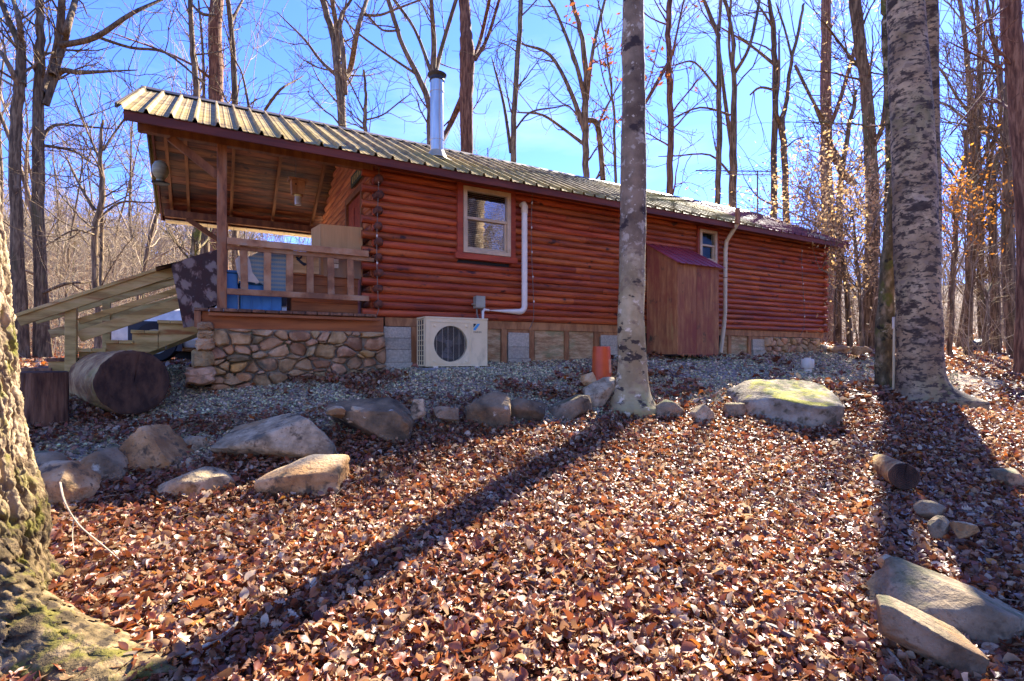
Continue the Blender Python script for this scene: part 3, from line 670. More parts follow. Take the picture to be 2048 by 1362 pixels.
# ================================================================ utility closet on the wall
SH0,SH1,SHY=4.505,5.45,-.709
sh=empty('utility_closet',((SH0+SH1)/2,SHY/2,1.48),cab=True,label='brown plywood closet with slanted red roof against the cabin wall',cat='shed')
def shp(n,b,m,**k): return mk(n,b,M[m],parent=sh,cab=True,**k)
zf,zk=2.95,3.34
for u_,v_ in ((SH0+.013,SH0+.425),(SH0+.431,SH1-.013)):
    b=MB(); b.box(u_,v_,SHY-.001*(u_>SH0+.1),SHY+.014,1.515,zf); shp('front_panel',b,'ply')
b=MB(); b.prismx([(SHY+.001,1.52),(-.04,1.52),(-.04,zk),(SHY+.001,zf)],SH0,SH0+.012); shp('side_panel',b,'ply')
b=MB(); b.prismx([(SHY+.001,1.52),(-.04,1.52),(-.04,zk),(SHY+.001,zf)],SH1-.012,SH1); shp('side_panel',b,'ply')
b=MB(); b.box(SH0+.012,SH1-.012,SHY+.014,-.05,1.50,1.53); shp('floor',b,'dark')
# splintered lower edge
b=MB(); rs=random.Random(4); x=SH0+.02
while x<SH1-.05:
    w_=rs.uniform(.02,.06); h_=rs.uniform(.0,.05); b.add([(x,SHY-.002,1.53),(x+w_,SHY-.002,1.53),(x+w_*.6,SHY-.003,1.515-h_),(x,SHY+.012,1.53),(x+w_,SHY+.012,1.53),(x+w_*.6,SHY+.01,1.515-h_)],[(0,2,1),(3,4,5),(0,1,4,3),(1,2,5,4),(2,0,3,5)]); x+=w_*.8
shp('splintered_edge',b,'ply')
xx=SH0-.05
pr=[]
while xx<SH1+.10:
    for dx,h in ((0,0),(.01,.014),(.03,.014),(.04,0),(.12,0)): pr.append((xx+dx,h))
    xx+=.16
n=len(pr); V=[]
for off in (0,-.006):
    for y,z in ((SHY-.07,zf-.022),(-.05,zk+.016)):
        V+=[(a,y,z+h+off) for a,h in pr]
Qs=[]
for i in range(n-1): Qs+=[(i,i+1,n+i+1,n+i),(2*n+i,3*n+i,3*n+i+1,2*n+i+1),(i,2*n+i,2*n+i+1,i+1)]
b=MB(); b.add(V,Qs); shp('roof_sheet',b,'shedroof')

# ================================================================ air conditioner
Y0=-.444; s0=PS(851,Y0); s1=PS(975,Y0); zt=PL(851,636,Y0)[1]; zb=PL(851,733,Y0)[1]; ACD=.30
ac=empty('air_conditioner',((s0+s1)/2,Y0+.15,zb),cab=True,label='cream outdoor heat pump unit with round fan grille beside the cabin wall',cat='air conditioner')
def acp(n,b,m,**k): return mk(n,b,M[m],parent=ac,cab=True,**k)
fc=s0+(s1-s0)*.395; fzc=(zt+zb)/2-.015; fr=.225
# front face plate with the round opening
b=MB(); nseg=48
fx0,fx1,fz0,fz1=s0+.005,s1-.005,zb,zt
ring=[(fc+fr*math.cos(2*math.pi*k/nseg),fzc+fr*math.sin(2*math.pi*k/nseg)) for k in range(nseg)]
outr=[]
for k in range(nseg):
    a=2*math.pi*k/nseg; ca,sa=math.cos(a),math.sin(a)
    t=min((fx1-fc)/ca if ca>1e-6 else ((fx0-fc)/ca if ca<-1e-6 else 9),(fz1-fzc)/sa if sa>1e-6 else ((fz0-fzc)/sa if sa<-1e-6 else 9)); outr.append((fc+ca*t,fzc+sa*t))
V=[(x,Y0,z) for x,z in outr]+[(x,Y0,z) for x,z in ring]+[(x,Y0+.05,z) for x,z in ring]
Qs=[]
for k in range(nseg):
    j=(k+1)%nseg; Qs+=[(k,j,nseg+j,nseg+k),(nseg+k,nseg+j,2*nseg+j,2*nseg+k)]
b.add(V,Qs)
for cx_,cz_ in ((fx0,fz0),(fx1,fz0),(fx1,fz1),(fx0,fz1)):
    pass
b.box(s0,s1,Y0+.06,Y0+ACD,zb,zb+.02); acp('front_panel',b,'ac')
b=MB(); b.box(fx0-.002,fx1+.002,Y0+.003,Y0+.012,zb-.001,zb+.03); b.box(fx1-.2,fx1+.002,Y0+.002,Y0+.03,zb,zt-.001); b.box(fx0-.002,fx0+.03,Y0+.002,Y0+.03,zb,zt-.001)
acp('corner_trim',b,'ac')
b=MB(); b.box(s0-.008,s1+.008,Y0-.006,Y0+ACD,zt,zt+.022); acp('top_cover',b,'ac',bevel=.006)
b=MB(); b.box(s1-.01,s1,Y0+.001,Y0+ACD,zb,zt); b.box(s0,s1,Y0+ACD-.01,Y0+ACD,zb,zt); acp('case',b,'ac')
b=MB(); 
for a,c,u,v in ((fx0+.05,fx0+.06,fz0+.03,fz1-.035),(fc+fr+.04,fc+fr+.052,fz0+.03,fz1-.035),(fx0+.06,fc+fr+.04,fz1-.045,fz1-.035),(fx0+.06,fc+fr+.04,fz0+.03,fz0+.036)): b.box(a,c,Y0-.007,Y0-.0005,u,v)
acp('panel_ridge',b,'ac',bevel=.002)
for k in range(7):
    b=MB(); z=zb+.06+k*.048; b.box(fc+fr+.075,fx1-.015,Y0-.0035,Y0-.0008,z,z+.004); acp('embossed_line',b,'ac')
b=MB(); b.box(s0+.01,s1-.012,Y0+.10,Y0+.12,zb+.02,zt-.002); acp('coil',b,'dark')
b=MB(); b.lathe((fc,Y0+.085,fzc),[(.05,0),(.05,.03),(.02,.035)],16,axis=(0,-1,0))
for k in range(3):
    a=k*2.094+.4; V=[]
    for r_,tw,wd in ((.045,.02,.5),(.12,.03,.45),(.20,.02,.42)):
        for e in (-1,1): aa=a+e*wd; V.append((fc+r_*math.cos(aa),Y0+.07-e*tw,fzc+r_*math.sin(aa)))
    b.add(V,[(0,1,3,2),(2,3,5,4)])
acp('fan',b,'fan')
b=MB()
for k in range(1,34):
    z=fzc-fr+k*2*fr/34; hw=math.sqrt(max(0,fr*fr-(z-fzc)**2)); b.box(fc-hw,fc+hw,Y0+.008,Y0+.010,z-.0009,z+.0009)
for k in range(-2,4):
    x=fc+(k-.5)*.075; hw=math.sqrt(max(0,fr*fr-(x-fc)**2)); b.box(x-.0022,x+.0022,Y0+.003,Y0+.007,fzc-hw,fzc+hw)
acp('fan_grille',b,'grille')
for dx,dz in ((-1,1),(1,1),(-1,-1),(1,-1)):
    b=MB(); b.lathe((fc+dx*(fr-.01),Y0+.002,fzc+dz*(fr-.005)),[(.018,0),(.016,.014),(.006,.018)],12,axis=(0,-1,0)); acp('grille_clip',b,'ac',smooth=30)
# slatted left side
b=MB(); b.box(s0-.003,s0,Y0+.05,Y0+.056,zb,zt); 
for y in (Y0+.052,Y0+.13,Y0+.21,Y0+.29): b.box(s0-.004,s0+.004,y,y+.010,zb,zt)
for k in range(10): b.box(s0-.004,s0+.004,Y0+.05,Y0+.30,zb+.0+k*(zt-zb)/9.3,zb+.009+k*(zt-zb)/9.3)
acp('side_grille',b,'ac')
b=MB(); b.box(s0+.01,s0+.014,Y0+.05,Y0+.29,zb+.01,zt-.01); acp('side_coil',b,'dark')
b=MB(); b.box(s0-.003,s0,Y0,Y0+.05,zb,zt); acp('side_panel',b,'ac')
# printed mark
lx=fc+fr+.085; lz=zt-.05
b=MB(); b.prism([(lx,lz),(lx+.045,lz),(lx,lz-.05)],Y0-.0015,Y0-.0005); acp('logo_black_triangle',b,'black')
b=MB(); b.prism([(lx+.058,lz),(lx+.095,lz),(lx+.03,lz-.085),(lx,lz-.085),(lx,lz-.062)],Y0-.0015,Y0-.0005); acp('logo_blue_band',b,'blue')
def text(s_,size,loc,name,m,parent,cab=True,rx=R(90),rotz=0,ext=.0004):
    cu=bpy.data.curves.new(name,'FONT'); cu.body=s_; cu.size=size; cu.extrude=ext
    o=bpy.data.objects.new(name,cu); C.objects.link(o)
    dg=bpy.context.evaluated_depsgraph_get(); me=bpy.data.meshes.new_from_object(o.evaluated_get(dg)); bpy.data.objects.remove(o)
    me.materials.append(m); t=bpy.data.objects.new(name,me); C.objects.link(t); t.parent=parent
    pl,pr_=XF[parent.name]; P=cabw(loc)[0]-pl; c,s2=math.cos(-pr_),math.sin(-pr_)
    t.location=(c*P[0]-s2*P[1],s2*P[0]+c*P[1],P[2]); t.rotation_euler=(rx,0,rotz); return t
text('DAIKIN',.034,(lx,Y0-.001,lz-.118),'printed_name',M['black'],ac)
pad=MB(); pad.box(s0-.05,s1+.06,Y0-.08,Y0+ACD+.05,zb-.085,zb-.018)
mk('equipment_pad',pad,M['greyplastic'],cab=True,bevel=.006,label='flat grey plastic pad under the heat pump unit',cat='pad')
for x in (s0+.1,s1-.18):
    b=MB(); b.box(x,x+.06,Y0-.01,Y0+ACD,zb-.018,zb-.001); acp('foot',b,'white')
# line cover pipe
d0=-.10
def PT(px_,py_,y=d0): s_,z_=PL(px_,py_,y); return (s_,y,z_)
lc=empty('line_cover_pipe',PT(1049,630),cab=True,label='white L shaped line cover pipe running down the log wall to the heat pump',cat='pipe')
a,c=PT(1049,412),PT(1049,624); e=PT(975,624)
b=MB(); rr=.042; cor=[(c[0],d0,c[2]+.10)]
cor=[(c[0]-.09+.09*math.cos(t),d0,c[2]+.09-.09*math.sin(t)) for t in np.linspace(0,math.pi/2,7)]
b.tube([a]+cor+[(e[0],d0,c[2])],rr,16); mk('cover',b,M['white'],parent=lc,cab=True,smooth=40)
b=MB(); b.tube([(a[0],d0+.1,a[2]+.03),(a[0],d0+.02,a[2]+.025),(a[0],d0-.0,a[2]-.01),(a[0],d0,a[2]-.10)],[.03,.045,.047,.047],16); mk('wall_inlet',b,M['cream'],parent=lc,cab=True,smooth=40)
b=MB(); q=PT(962,636,-.2); b.tube([(e[0]+.02,d0,c[2]+.0),(e[0]-.06,d0-.02,c[2]+.005),(e[0]-.10,d0-.06,c[2]-.03),(e[0]-.11,d0-.08,zt-.02)],.017,10); mk('insulated_hose',b,M['white'],parent=lc,cab=True,smooth=40)
# disconnect box
db=empty('disconnect_box',PT(960,605,-.06),cab=True,label='small grey electrical box on the logs just above the heat pump',cat='electrical box')
x0,z1=PL(952,592,-.11); x1=PS(969,-.11); z0=PL(952,616,-.11)[1]
b=MB(); b.box(x0,x1,-.12,-.02,z0,z1); mk('box',b,M['greybox'],parent=db,cab=True,bevel=.004)
b=MB(); b.box(x0-.004,x1+.004,-.128,-.119,z0+.01,z1+.004); mk('cover_plate',b,M['greybox'],parent=db,cab=True,bevel=.002)
b=MB(); b.tube([(x0+.03,-.07,z0),(x0+.03,-.08,z0-.08),(x0+.04,-.12,zt)],.012,8); b.tube([(x0+.10,-.07,z0),(x0+.10,-.08,z0-.07)],.012,8); mk('conduit',b,M['wire'],parent=db,cab=True)
b=MB(); b.tube([(x0,-.08,z0+.05),(x0-.05,-.08,z0+.05)],.014,10); mk('knob',b,M['chrome'],parent=db,cab=True,smooth=30)
# vent pipe
vp=empty('vent_pipe',PT(1441,708,-.12),cab=True,label='cream plastic vent pipe climbing the log wall past the small window',cat='pipe')
P=[PT(1476,446,-.40),PT(1472,452,-.36),PT(1453,482,-.09),PT(1451,500,-.09),PT(1450,625,-.09),PT(1448,650,-.10),PT(1441,706,-.16)]
b=MB(); b.tube(P,.036,12); mk('pipe',b,M['offwhite'],parent=vp,cab=True,smooth=50)
b=MB(); x0,z0_=PL(1476,448,-.42); z1_=PL(1476,416,-.42)[1]; b.box(x0-.035,x0+.035,-.44,-.385,z0_,z1_); mk('vent_top',b,M['beam'],parent=vp,cab=True,bevel=.004)
b=MB(); b.lathe(PT(1450,556,-.09),[(.041,0),(.041,.012)],14); mk('clamp',b,M['wire'],parent=vp,cab=True)
# hanging light cables
for px_,yt,yb,lab in ((756,330,638,'thin light cable hanging down the logs at the porch corner'),(1065,376,655,'thin light cable hanging down the logs right of the white pipe'),(1606,482,668,'thin light cable hanging down the logs near the far corner')):
    b=MB(); pts=[PT(px_+2.5*math.sin(t*5+px_),yt+(yb-yt)*t,-.075) for t in np.linspace(0,1,18)]; pts[-1]=PT(px_-6,yb+3,-.05)
    r_=empty('light_cable',pts[-1],cab=True,label=lab,cat='cable')
    b.tube(pts,.0055,5); mk('cord',b,M['wire'],parent=r_,cab=True)
    b=MB()
    for t in range(2,17,3): q=pts[t]; b.lathe((q[0],q[1]-.01,q[2]),[(.004,0),(.011,.012),(.011,.03),(.004,.036)],8)
    mk('bulbs',b,M['bulb'],parent=r_,cab=True)
# antenna on the roof
an=empty('tv_antenna',(7.9,2.0,4.9),cab=True,label='old rooftop television antenna with two long booms above the far roof end',cat='antenna')
ps_,pz=PL(1515,345,2.0); b=MB(); b.tube([(ps_,2.0,rz(2.0)),(ps_,2.0,pz+.05)],.018,8); b.tube([(ps_,2.0,rz(2)+.1),(ps_-.25,1.3,rz(1.3)+.02)],.012,6); mk('mast',b,M['wire'],parent=an,cab=True)
def AP(px_,py_,y=2.0): s_,z_=PL(px_,py_,y); return (s_,y,z_)
b=MB(); b.tube([AP(1392,341),AP(1562,343)],.014,6); mk('boom',b,M['wire'],parent=an,cab=True)
b=MB(); b.tube([AP(1452,349),AP(1552,350)],.012,6); mk('boom',b,M['chrome'],parent=an,cab=True)
b=MB()
for px_ in range(1398,1562,12):
    q=AP(px_,341+(px_-1392)*.012); ln=.25+.25*(px_-1392)/170; b.tube([(q[0],q[1]-ln,q[2]+.01),(q[0],q[1]+ln,q[2]+.01)],.005,5)
mk('elements',b,M['wire'],parent=an,cab=True,kind='stuff')

# ================================================================ porch contents
DZ=2.012
rug=empty('floral_rug',(-2.0,.1,2.0),cab=True,label='dark floral rug draped over the stair rail at the porch corner',cat='rug')
poly=[(342,530),(375,516),(410,505),(434,499),(438,540),(437,585),(434,612),(418,614),(404,622),(401,640),(396,652),(382,655),(367,656),(360,622),(352,580)]
def drape(poly,y,wave,th,name,m,root,n=26,seedy=0):
    P=np.array([PL(a,b_,y) for a,b_ in poly]); x0,x1=P[:,0].min(),P[:,0].max(); z0,z1=P[:,1].min(),P[:,1].max()
    def rng_(z):
        xs=[]
        for k in range(len(P)):
            a,b_=P[k],P[(k+1)%len(P)]
            if (a[1]-z)*(b_[1]-z)<=0 and abs(a[1]-b_[1])>1e-6: xs.append(a[0]+(b_[0]-a[0])*(z-a[1])/(b_[1]-a[1]))
        return (min(xs),max(xs)) if xs else None
    V=[];rows=0
    for i in range(n+1):
        z=z0+1e-4+(z1-z0-2e-4)*i/n; r_=rng_(z)
        if not r_: continue
        for j in range(n+1):
            x=r_[0]+(r_[1]-r_[0])*j/n
            yy=y+wave*math.sin((x-x0)*9+z*2+seedy)+wave*.5*math.sin(z*13+x*5); V.append((x,yy,z))
        rows+=1
    k=len(V); V2=V+[(a,b_+th,c) for a,b_,c in V]; Fq=[]; m_=n+1
    for i in range(rows-1):
        for j in range(n):
            q=(i*m_+j,i*m_+j+1,(i+1)*m_+j+1,(i+1)*m_+j); Fq.append(q); Fq.append(tuple(k+t for t in reversed(q)))
    edge_=[i for i in range(m_)]+[i*m_+n for i in range(1,rows)]+[(rows-1)*m_+j for j in range(n-1,-1,-1)]+[i*m_ for i in range(rows-2,0,-1)]
    for a,b_ in zip(edge_,edge_[1:]+edge_[:1]): Fq.append((a,a+k,b_+k,b_))
    b=MB(); b.add(V2,Fq); return mk(name,b,m,parent=root,cab=True,smooth=60)
drape(poly,.02,.018,.012,'rug_front',M['floral'],rug)
b=MB(); b.add([cabv for cabv in [(-2.28,.03,2.42),(-1.74,.03,2.62),(-1.74,.5,2.60),(-2.28,.45,2.40)]],[(0,1,2,3)]); 
b.v[0][:,2]+=0; V=b.v[0]; b.add(V+[0,0,-.012],[(3,2,1,0),(0,1,2,3)]); mk('rug_top',b,M['floral'],parent=rug,cab=True)
# blue totes
def tote(px0,px1,py0,y0,y1,label,rid=True):
    s0,z1=PL(px0,py0,y0); s1=PS(px1,y0)
    r_=empty('storage_tote',((s0+s1)/2,(y0+y1)/2,DZ),cab=True,label=label,cat='plastic tote')
    b=MB(); b.box(s0+.01,s1-.01,y0+.01,y1-.01,DZ,z1-.03); mk('tub',b,M['tote'],parent=r_,cab=True,bevel=.015)
    b=MB(); k=s0+.02
    while k<s1-.04: b.box(k,k+.015,y0-.002,y0+.012,DZ+.02,z1-.06); k+=.1
    mk('tub_ribs',b,M['tote'],parent=r_,cab=True,bevel=.004)
    b=MB(); b.box(s0,s1,y0,y1,z1-.03,z1); mk('lid',b,M['tote'],parent=r_,cab=True,bevel=.008)
tote(449,478,539,.15,.6,'upright narrow blue plastic tote right behind the porch post')
tote(478,566,561,.16,.75,'wide blue plastic tote under the patterned blanket behind the balusters')
# blanket
bl=empty('patterned_blanket',(-1.2,.14,2.1),cab=True,label='green and cream patterned blanket hanging behind the porch balusters',cat='blanket')
drape([(473,524),(500,512),(530,498),(545,490),(575,496),(577,560),(575,585),(552,586),(520,566),(500,545),(478,560)],.11,.016,.012,'cloth',M['quilt'],bl)
M['film']=plain('milky_plastic_sheet',(.62,.60,.55),.35); pf=empty('plastic_sheet',(-1.5,.10,2.2),cab=True,label='pale crumpled plastic sheet hanging over the blue totes beside the blanket',cat='plastic sheet')
drape([(470,520),(482,508),(493,506),(500,520),(505,545),(520,565),(512,568),(496,552),(482,562),(474,545)],.085,.02,.008,'sheet',M['film'],pf)
# wooden bench with box and carton on it
bn=empty('wooden_chest',(-.6,.3,DZ),cab=True,label='reddish wooden chest standing against the cabin on the porch floor',cat='chest')
s0=PS(583,.16); s1=PS(716,.16); zt_=PL(590,548,.16)[1]
for k in range(4):
    z0_=DZ+.02+(zt_-DZ-.03)*k/4; z1_=DZ+.02+(zt_-DZ-.03)*(k+1)/4-.004
    b=MB(); b.box(s0,s1,.16,.18,z0_,z1_); mk('plank',b,M['joist'],parent=bn,cab=True,bevel=.003)
b=MB(); b.box(s0,s1,.18,.62,DZ,zt_-.01); mk('case',b,M['joist'],parent=bn,cab=True)
b=MB(); b.box(s0-.02,s1+.01,.14,.64,zt_-.01,zt_+.012); mk('lid',b,M['joist'],parent=bn,cab=True,bevel=.004)
cv=empty('carved_wood_panel',(-.95,.2,zt_),cab=True,label='pale wood panel with a dark burnt picture, propped left of the cardboard carton',cat='wood panel')
s0=PS(583,.12); s1=PS(638,.12); zb_=zt_+.013; z1_=PL(583,501,.12)[1]
b=MB(); b.box(s0,s1,.12,.15,zb_,z1_); M['pine']=mat('pine_face',[(.3,(.50,.30,.12)),(.7,(.68,.46,.22))],scale=2,stretch=(1,3,7),rough=.6,bump=.1,layers=[((.3,.14,.05),3,.62,.72,(1,1,4))]); mk('board',b,M['pine'],parent=cv,cab=True,bevel=.004)
b=MB()
def stroke(pts,w_):
    P=[PL(a,c,.12) for a,c in pts]
    for (a,z),(c,u) in zip(P[:-1],P[1:]): b.bar((a,.118,z),(c,.118,u),.004,w_,up=(0,0,1)) if abs(a-c)>1e-5 else None
stroke([(592,506),(596,504),(602,508),(603,514),(598,518),(592,514),(592,506.5)],.02); stroke([(594,517),(600,522),(606,527),(612,529)],.028); stroke([(600,524),(608,531),(615,528)],.014); stroke([(604,508),(616,512),(630,513),(637,512)],.008); stroke([(598,511),(595,510)],.03)
mk('burnt_drawing',b,M['black'],parent=cv,cab=True)
cb_=empty('cardboard_carton',(-.3,.2,zt_),cab=True,label='large open cardboard carton with red cloth in it on the porch chest',cat='cardboard box')
def cpp(n,b,m,**k): return mk(n,b,M[m],parent=cb_,cab=True,**k)
s0,z1_=PL(636,447,.17); s1=PS(725,.17); zmid=PL(640,505,.10)[1]; zlo=zt_+.014
z1r=PL(724,455,.17)[1]
b=MB(); b.add([(s0+.03,.17,zlo),(s1,.17,zlo),(s1,.17,z1r),(s0+.03,.17,z1_),(s0+.03,.178,zlo),(s1,.178,zlo),(s1,.178,z1r),(s0+.03,.178,z1_)],[(0,1,2,3),(7,6,5,4),(0,4,5,1),(1,5,6,2),(2,6,7,3),(3,7,4,0)]); cpp('front_face',b,'card')
b=MB(); b.add([(s0+.03,.17,zlo),(s0-.03,.42,zlo),(s0-.04,.42,z1_-.02),(s0+.03,.17,z1_),(s0+.038,.17,zlo),(s0-.022,.42,zlo),(s0-.032,.42,z1_-.02),(s0+.038,.17,z1_)],[(3,2,1,0),(4,5,6,7),(0,1,5,4),(1,2,6,5),(2,3,7,6),(3,0,4,7)]); cpp('side_face',b,'card')
b=MB(); b.box(s1-.008,s1,.178,.5,zlo,z1r); b.box(s0,s1,.49,.5,zlo,z1_-.04); cpp('back_face',b,'card')
b=MB(); b.add([(s0+.06,.135,zlo-.02),(s1-.02,.135,zlo-.02),(s1-.02,.165,zmid-.06),(s0+.06,.165,zmid-.02),(s0+.06,.14,zlo-.02),(s1-.02,.14,zlo-.02),(s1-.02,.168,zmid-.06),(s0+.06,.168,zmid-.02)],[(0,1,2,3),(7,6,5,4),(0,4,5,1),(1,5,6,2),(2,6,7,3),(3,7,4,0)]); cpp('folded_flap',b,'cardface')
for (a,c) in ((513,522),(522.5,525),(527.5,536)):
    b=MB(); x0,u=PL(668,a,.13); x1=PS(677,.13); v=PL(668,c,.13)[1]; b.box(x0,x1,.128,.134,v,u); cpp('shipping_label',b,'cream')
b=MB(); rs=np.random.default_rng(5); G=14; V=[]
for i in range(G+1):
    for j in range(G+1): V.append((s0+.02+.38*i/G,.2+.25*j/G,z1_-.02+.05*math.sin(i*.9)*math.cos(j*.7)*.6+.03*math.sin(math.pi*i/G)*math.sin(math.pi*j/G)+rs.uniform(-.006,.006)))
b.add(V,[(i*(G+1)+j,(i+1)*(G+1)+j,(i+1)*(G+1)+j+1,i*(G+1)+j+1) for i in range(G) for j in range(G)]); mk('red_cloth',b,M['redcloth'],cab=True,smooth=60,label='crumpled red cloth lying in the top of the cardboard carton',cat='cloth')
# dark bag behind the post
bg_=empty('plastic_bag',(-1.95,.3,DZ),cab=True,label='shiny black plastic bag at the porch corner between rug and post',cat='bag')
# sign above the door
x_=-.04; sgn=empty('cabin_sign',(-.04,1.0,3.9),cab=True,label='dark green sign with pale yellow letters above the porch door',cat='sign')
b=MB(); b.box(-.075,-.05,.33,1.0,3.84,4.0); M['green']=plain('dark_green_paint',(.03,.06,.03),.6); M['yellow']=plain('faded_yellow_paint',(.55,.50,.22),.6)
mk('board',b,M['green'],parent=sgn,cab=True,bevel=.003)
b=MB(); rs=random.Random(9); y=.93
for k in range(6):                       # illegible painted letters
    for st in range(2): b.box(-.078,-.0755,y-.05-st*.04,y-.035-st*.04,3.87+rs.uniform(0,.01),3.965)
    b.box(-.078,-.0755,y-.09,y-.035,3.91+rs.choice([-.03,0,.035]),3.923+rs.choice([0,0,.02])); y-=.098
mk('painted_letters',b,M['yellow'],parent=sgn,cab=True)
# birdhouse on a string
bs,bz=PL(595,375,1.0); bh=empty('birdhouse',(bs,1.0,bz-.1),cab=True,label='small wooden birdhouse with glass jar hanging from the porch ceiling',cat='birdhouse')
def bp(n,b,m,**k): return mk(n,b,M[m],parent=bh,cab=True,**k)
M['bhwood']=mat('aged_cedar',[(.3,(.30,.16,.09)),(.7,(.46,.28,.17))],scale=5,stretch=(3,3,1),rough=.8,bump=.3)
b=MB(); b.prism([(bs-.075,bz-.10),(bs+.075,bz-.10),(bs+.085,bz+.08),(bs-.085,bz+.08)],.92,1.06); bp('box',b,'bhwood',bevel=.003)
b=MB(); b.box(bs-.12,bs+.12,.88,1.10,bz+.08,bz+.097); bp('roof',b,'bhwood',bevel=.003)
b=MB(); b.tube([(bs-.03,.917,bz+.02),(bs-.03,.921,bz+.02)],.012,12); bp('entrance_hole',b,'black')
b=MB(); b.tube([(bs-.02,1.0,bz+.09),(bs-.02,1.0,rz(1.0)-.05)],.004,5); bp('string',b,'wire')
b=MB(); b.lathe((bs+.005,.99,bz-.125),[(.045,0),(.047,.025)],16); bp('jar_lid',b,'yellow')
b=MB(); b.lathe((bs+.005,.99,bz-.24),[(.03,0),(.043,.006),(.044,.10),(.036,.115)],16); M['jar']=mat('cloudy_glass',[(.3,(.42,.40,.38)),(.7,(.62,.60,.58))],scale=12,rough=.15,bump=0,spec=.6); bp('jar',b,'jar',smooth=40)
# globe feeder hanging from the far rake
fp=W(321,341,7.6); fd=empty('globe_feeder',fp-[0,0,.2],label='round glass bird feeder with dish hanging off the left roof edge',cat='bird feeder')
b=MB(); b.lathe(fp-[0,0,.17],[(.05,0),(.05,.05),(.085,.09),(.105,.16),(.10,.23),(.07,.285),(.02,.31)],20); M['gglobe']=mat('green_glass_globe',[(.3,(.16,.17,.10)),(.7,(.36,.36,.24))],scale=9,stretch=(.2,.2,2),rough=.3,bump=0,spec=.3); mk('globe',b,M['gglobe'],parent=fd,smooth=50)
b=MB(); b.lathe(fp-[0,0,.20],[(.07,0),(.11,.015),(.115,.025),(.05,.035)],20); mk('dish',b,M['black'],parent=fd,smooth=50)
b=MB(); q=cabw((ES+.02,2.9,rz(2.9)-.1))[0]; b.tube([fp+[0,0,.14],q],.004,5); mk('hanger',b,M['wire'],parent=fd)
# black bag mesh
b=MB(); 
c0=cabw((-1.86,.12,DZ+.0))[0]; V,Fq=[],[]
n1,n2=10,16
for i in range(n1+1):
    for j in range(n2):
        a=2*math.pi*j/n2; h=i/n1; r_=.13*math.sin(math.pi*min(h*.85+.15,1))**.6*(1+.18*math.sin(5*a+h*4)+.08*math.sin(11*a)); V.append((-1.84+r_*math.cos(a),.16+r_*.7*math.sin(a),DZ+.34*h))
for i in range(n1):
    for j in range(n2): Fq.append((i*n2+j,i*n2+(j+1)%n2,(i+1)*n2+(j+1)%n2,(i+1)*n2+j))
Fq.append(tuple(range(n2-1,-1,-1))); Fq.append(tuple(n1*n2+j for j in range(n2)))
b.add(V,Fq); M['bag']=plain('black_plastic_film',(.015,.017,.025),.18,spec=.7); mk('bag_body',b,M['bag'],parent=bg_,cab=True,smooth=50)

# ================================================================ staircase
YS=.35
st=empty('wooden_staircase',(-3.4,.8,1.2),cab=True,label='treated lumber staircase with sloping rails leading up to the porch',cat='stairs')
def SP(px_,py_,y=YS): s_,z_=PL(px_,py_,y); return np.array((s_,y,z_))
def stp(n,b,m='treated',**k): return mk(n,b,M[m],parent=st,cab=True,**k)
YW=1.15
treads=[((315,367),640),((262,318),660),((210,267),680),((155,213),697),((94,137),716),((40,105),736)]
for k,((a,c),py_) in enumerate(treads):
    p0=SP(a,py_); p1=SP(c,py_)
    for h in range(2):
        b=MB(); x0=p0[0]+(p1[0]-p0[0])*h*.5; x1=x0+(p1[0]-p0[0])*.49; b.box(x0,x1,YS-.03,YS+YW,p0[2]-.036,p0[2]+rj.uniform(-.002,.002)); stp('tread',b,'treated' if k<4 else 'deck',bevel=.004)
# stringers (sawtooth profile)
for y in (YS,YS+YW-.04):
    top=[]
    for (a,c),py_ in treads:
        p0=SP(a,py_); p1=SP(c,py_); z=p0[2]-.037; top+=[(p1[0]-.01,z),(p0[0]+.01,z)]
    topr=[(SP(400,650)[0],top[0][1])]
    bot=[(SP(100,772)[0],SP(100,772)[2]-.02),(SP(262,722)[0],SP(262,719)[2]),(SP(402,664)[0],SP(402,664)[2])]
    pts=topr+top[:10]+[(top[9][0],bot[0][1]),]+bot[1:]
    # triangulate as strips below each tread so the concave outline stays clean
    b=MB(); lowf=lambda x:(bot[2][1]+(x-bot[2][0])*(bot[2][1]-bot[1][1])/(bot[2][0]-bot[1][0]))
    segs=[(topr[0][0],top[0][0],top[0][1])]+[(top[2*k][0],top[2*k+1][0],top[2*k][1]) for k in range(5)]
    for x1,x0,z in segs:
        if x1<x0: x0,x1=x1,x0
        l0=max(lowf(x0),h1(*cabw((x0,y,0))[0][:2])-.02); l1=max(lowf(x1),h1(*cabw((x1,y,0))[0][:2])-.02)
        b.prism([(x0,l0),(x1,l1),(x1,z),(x0,z)],y,y+.038)
    stp('stringer',b)
def post(px0,px1,py0,py1,y,sub=0):
    a=SP(px0,py0,y); c=SP(px1,py0,y); zb_=h1(*cabw((a[0],y,0))[0][:2])-.05
    b=MB(); b.box(a[0],c[0],y-.09,y-.0,zb_,a[2]); stp('post',b,bevel=.005)
post(133,156,603,765,YS-.001); post(207,223,606,700,YS+YW+.1)
def board(pa,pb,w_,y,th=.038,m='treated',n='rail_board'):
    a=SP(*pa,y); c=SP(*pb,y); b=MB(); b.bar(a,c,th,w_); return stp(n,b,m,bevel=.003)
yb=YS-.115
board((36,641),(350,541),.115,yb); 
a=SP(34,631,yb); c=SP(350,528,yb); b=MB(); b.bar(a+[0,.02,0],c+[0,.02,0],.12,.032); stp('handrail_cap',b,bevel=.004)
board((158,643),(400,567),.062,yb+.12); board((158,673),(400,592),.115,yb+.12)
yf=YS+YW+.06
board((70,640),(400,547),.10,yf); board((100,668),(400,588),.10,yf)
a=SP(60,634,yf); c=SP(400,540,yf); b=MB(); b.bar(a,c,.10,.03); stp('handrail_cap',b,bevel=.004)
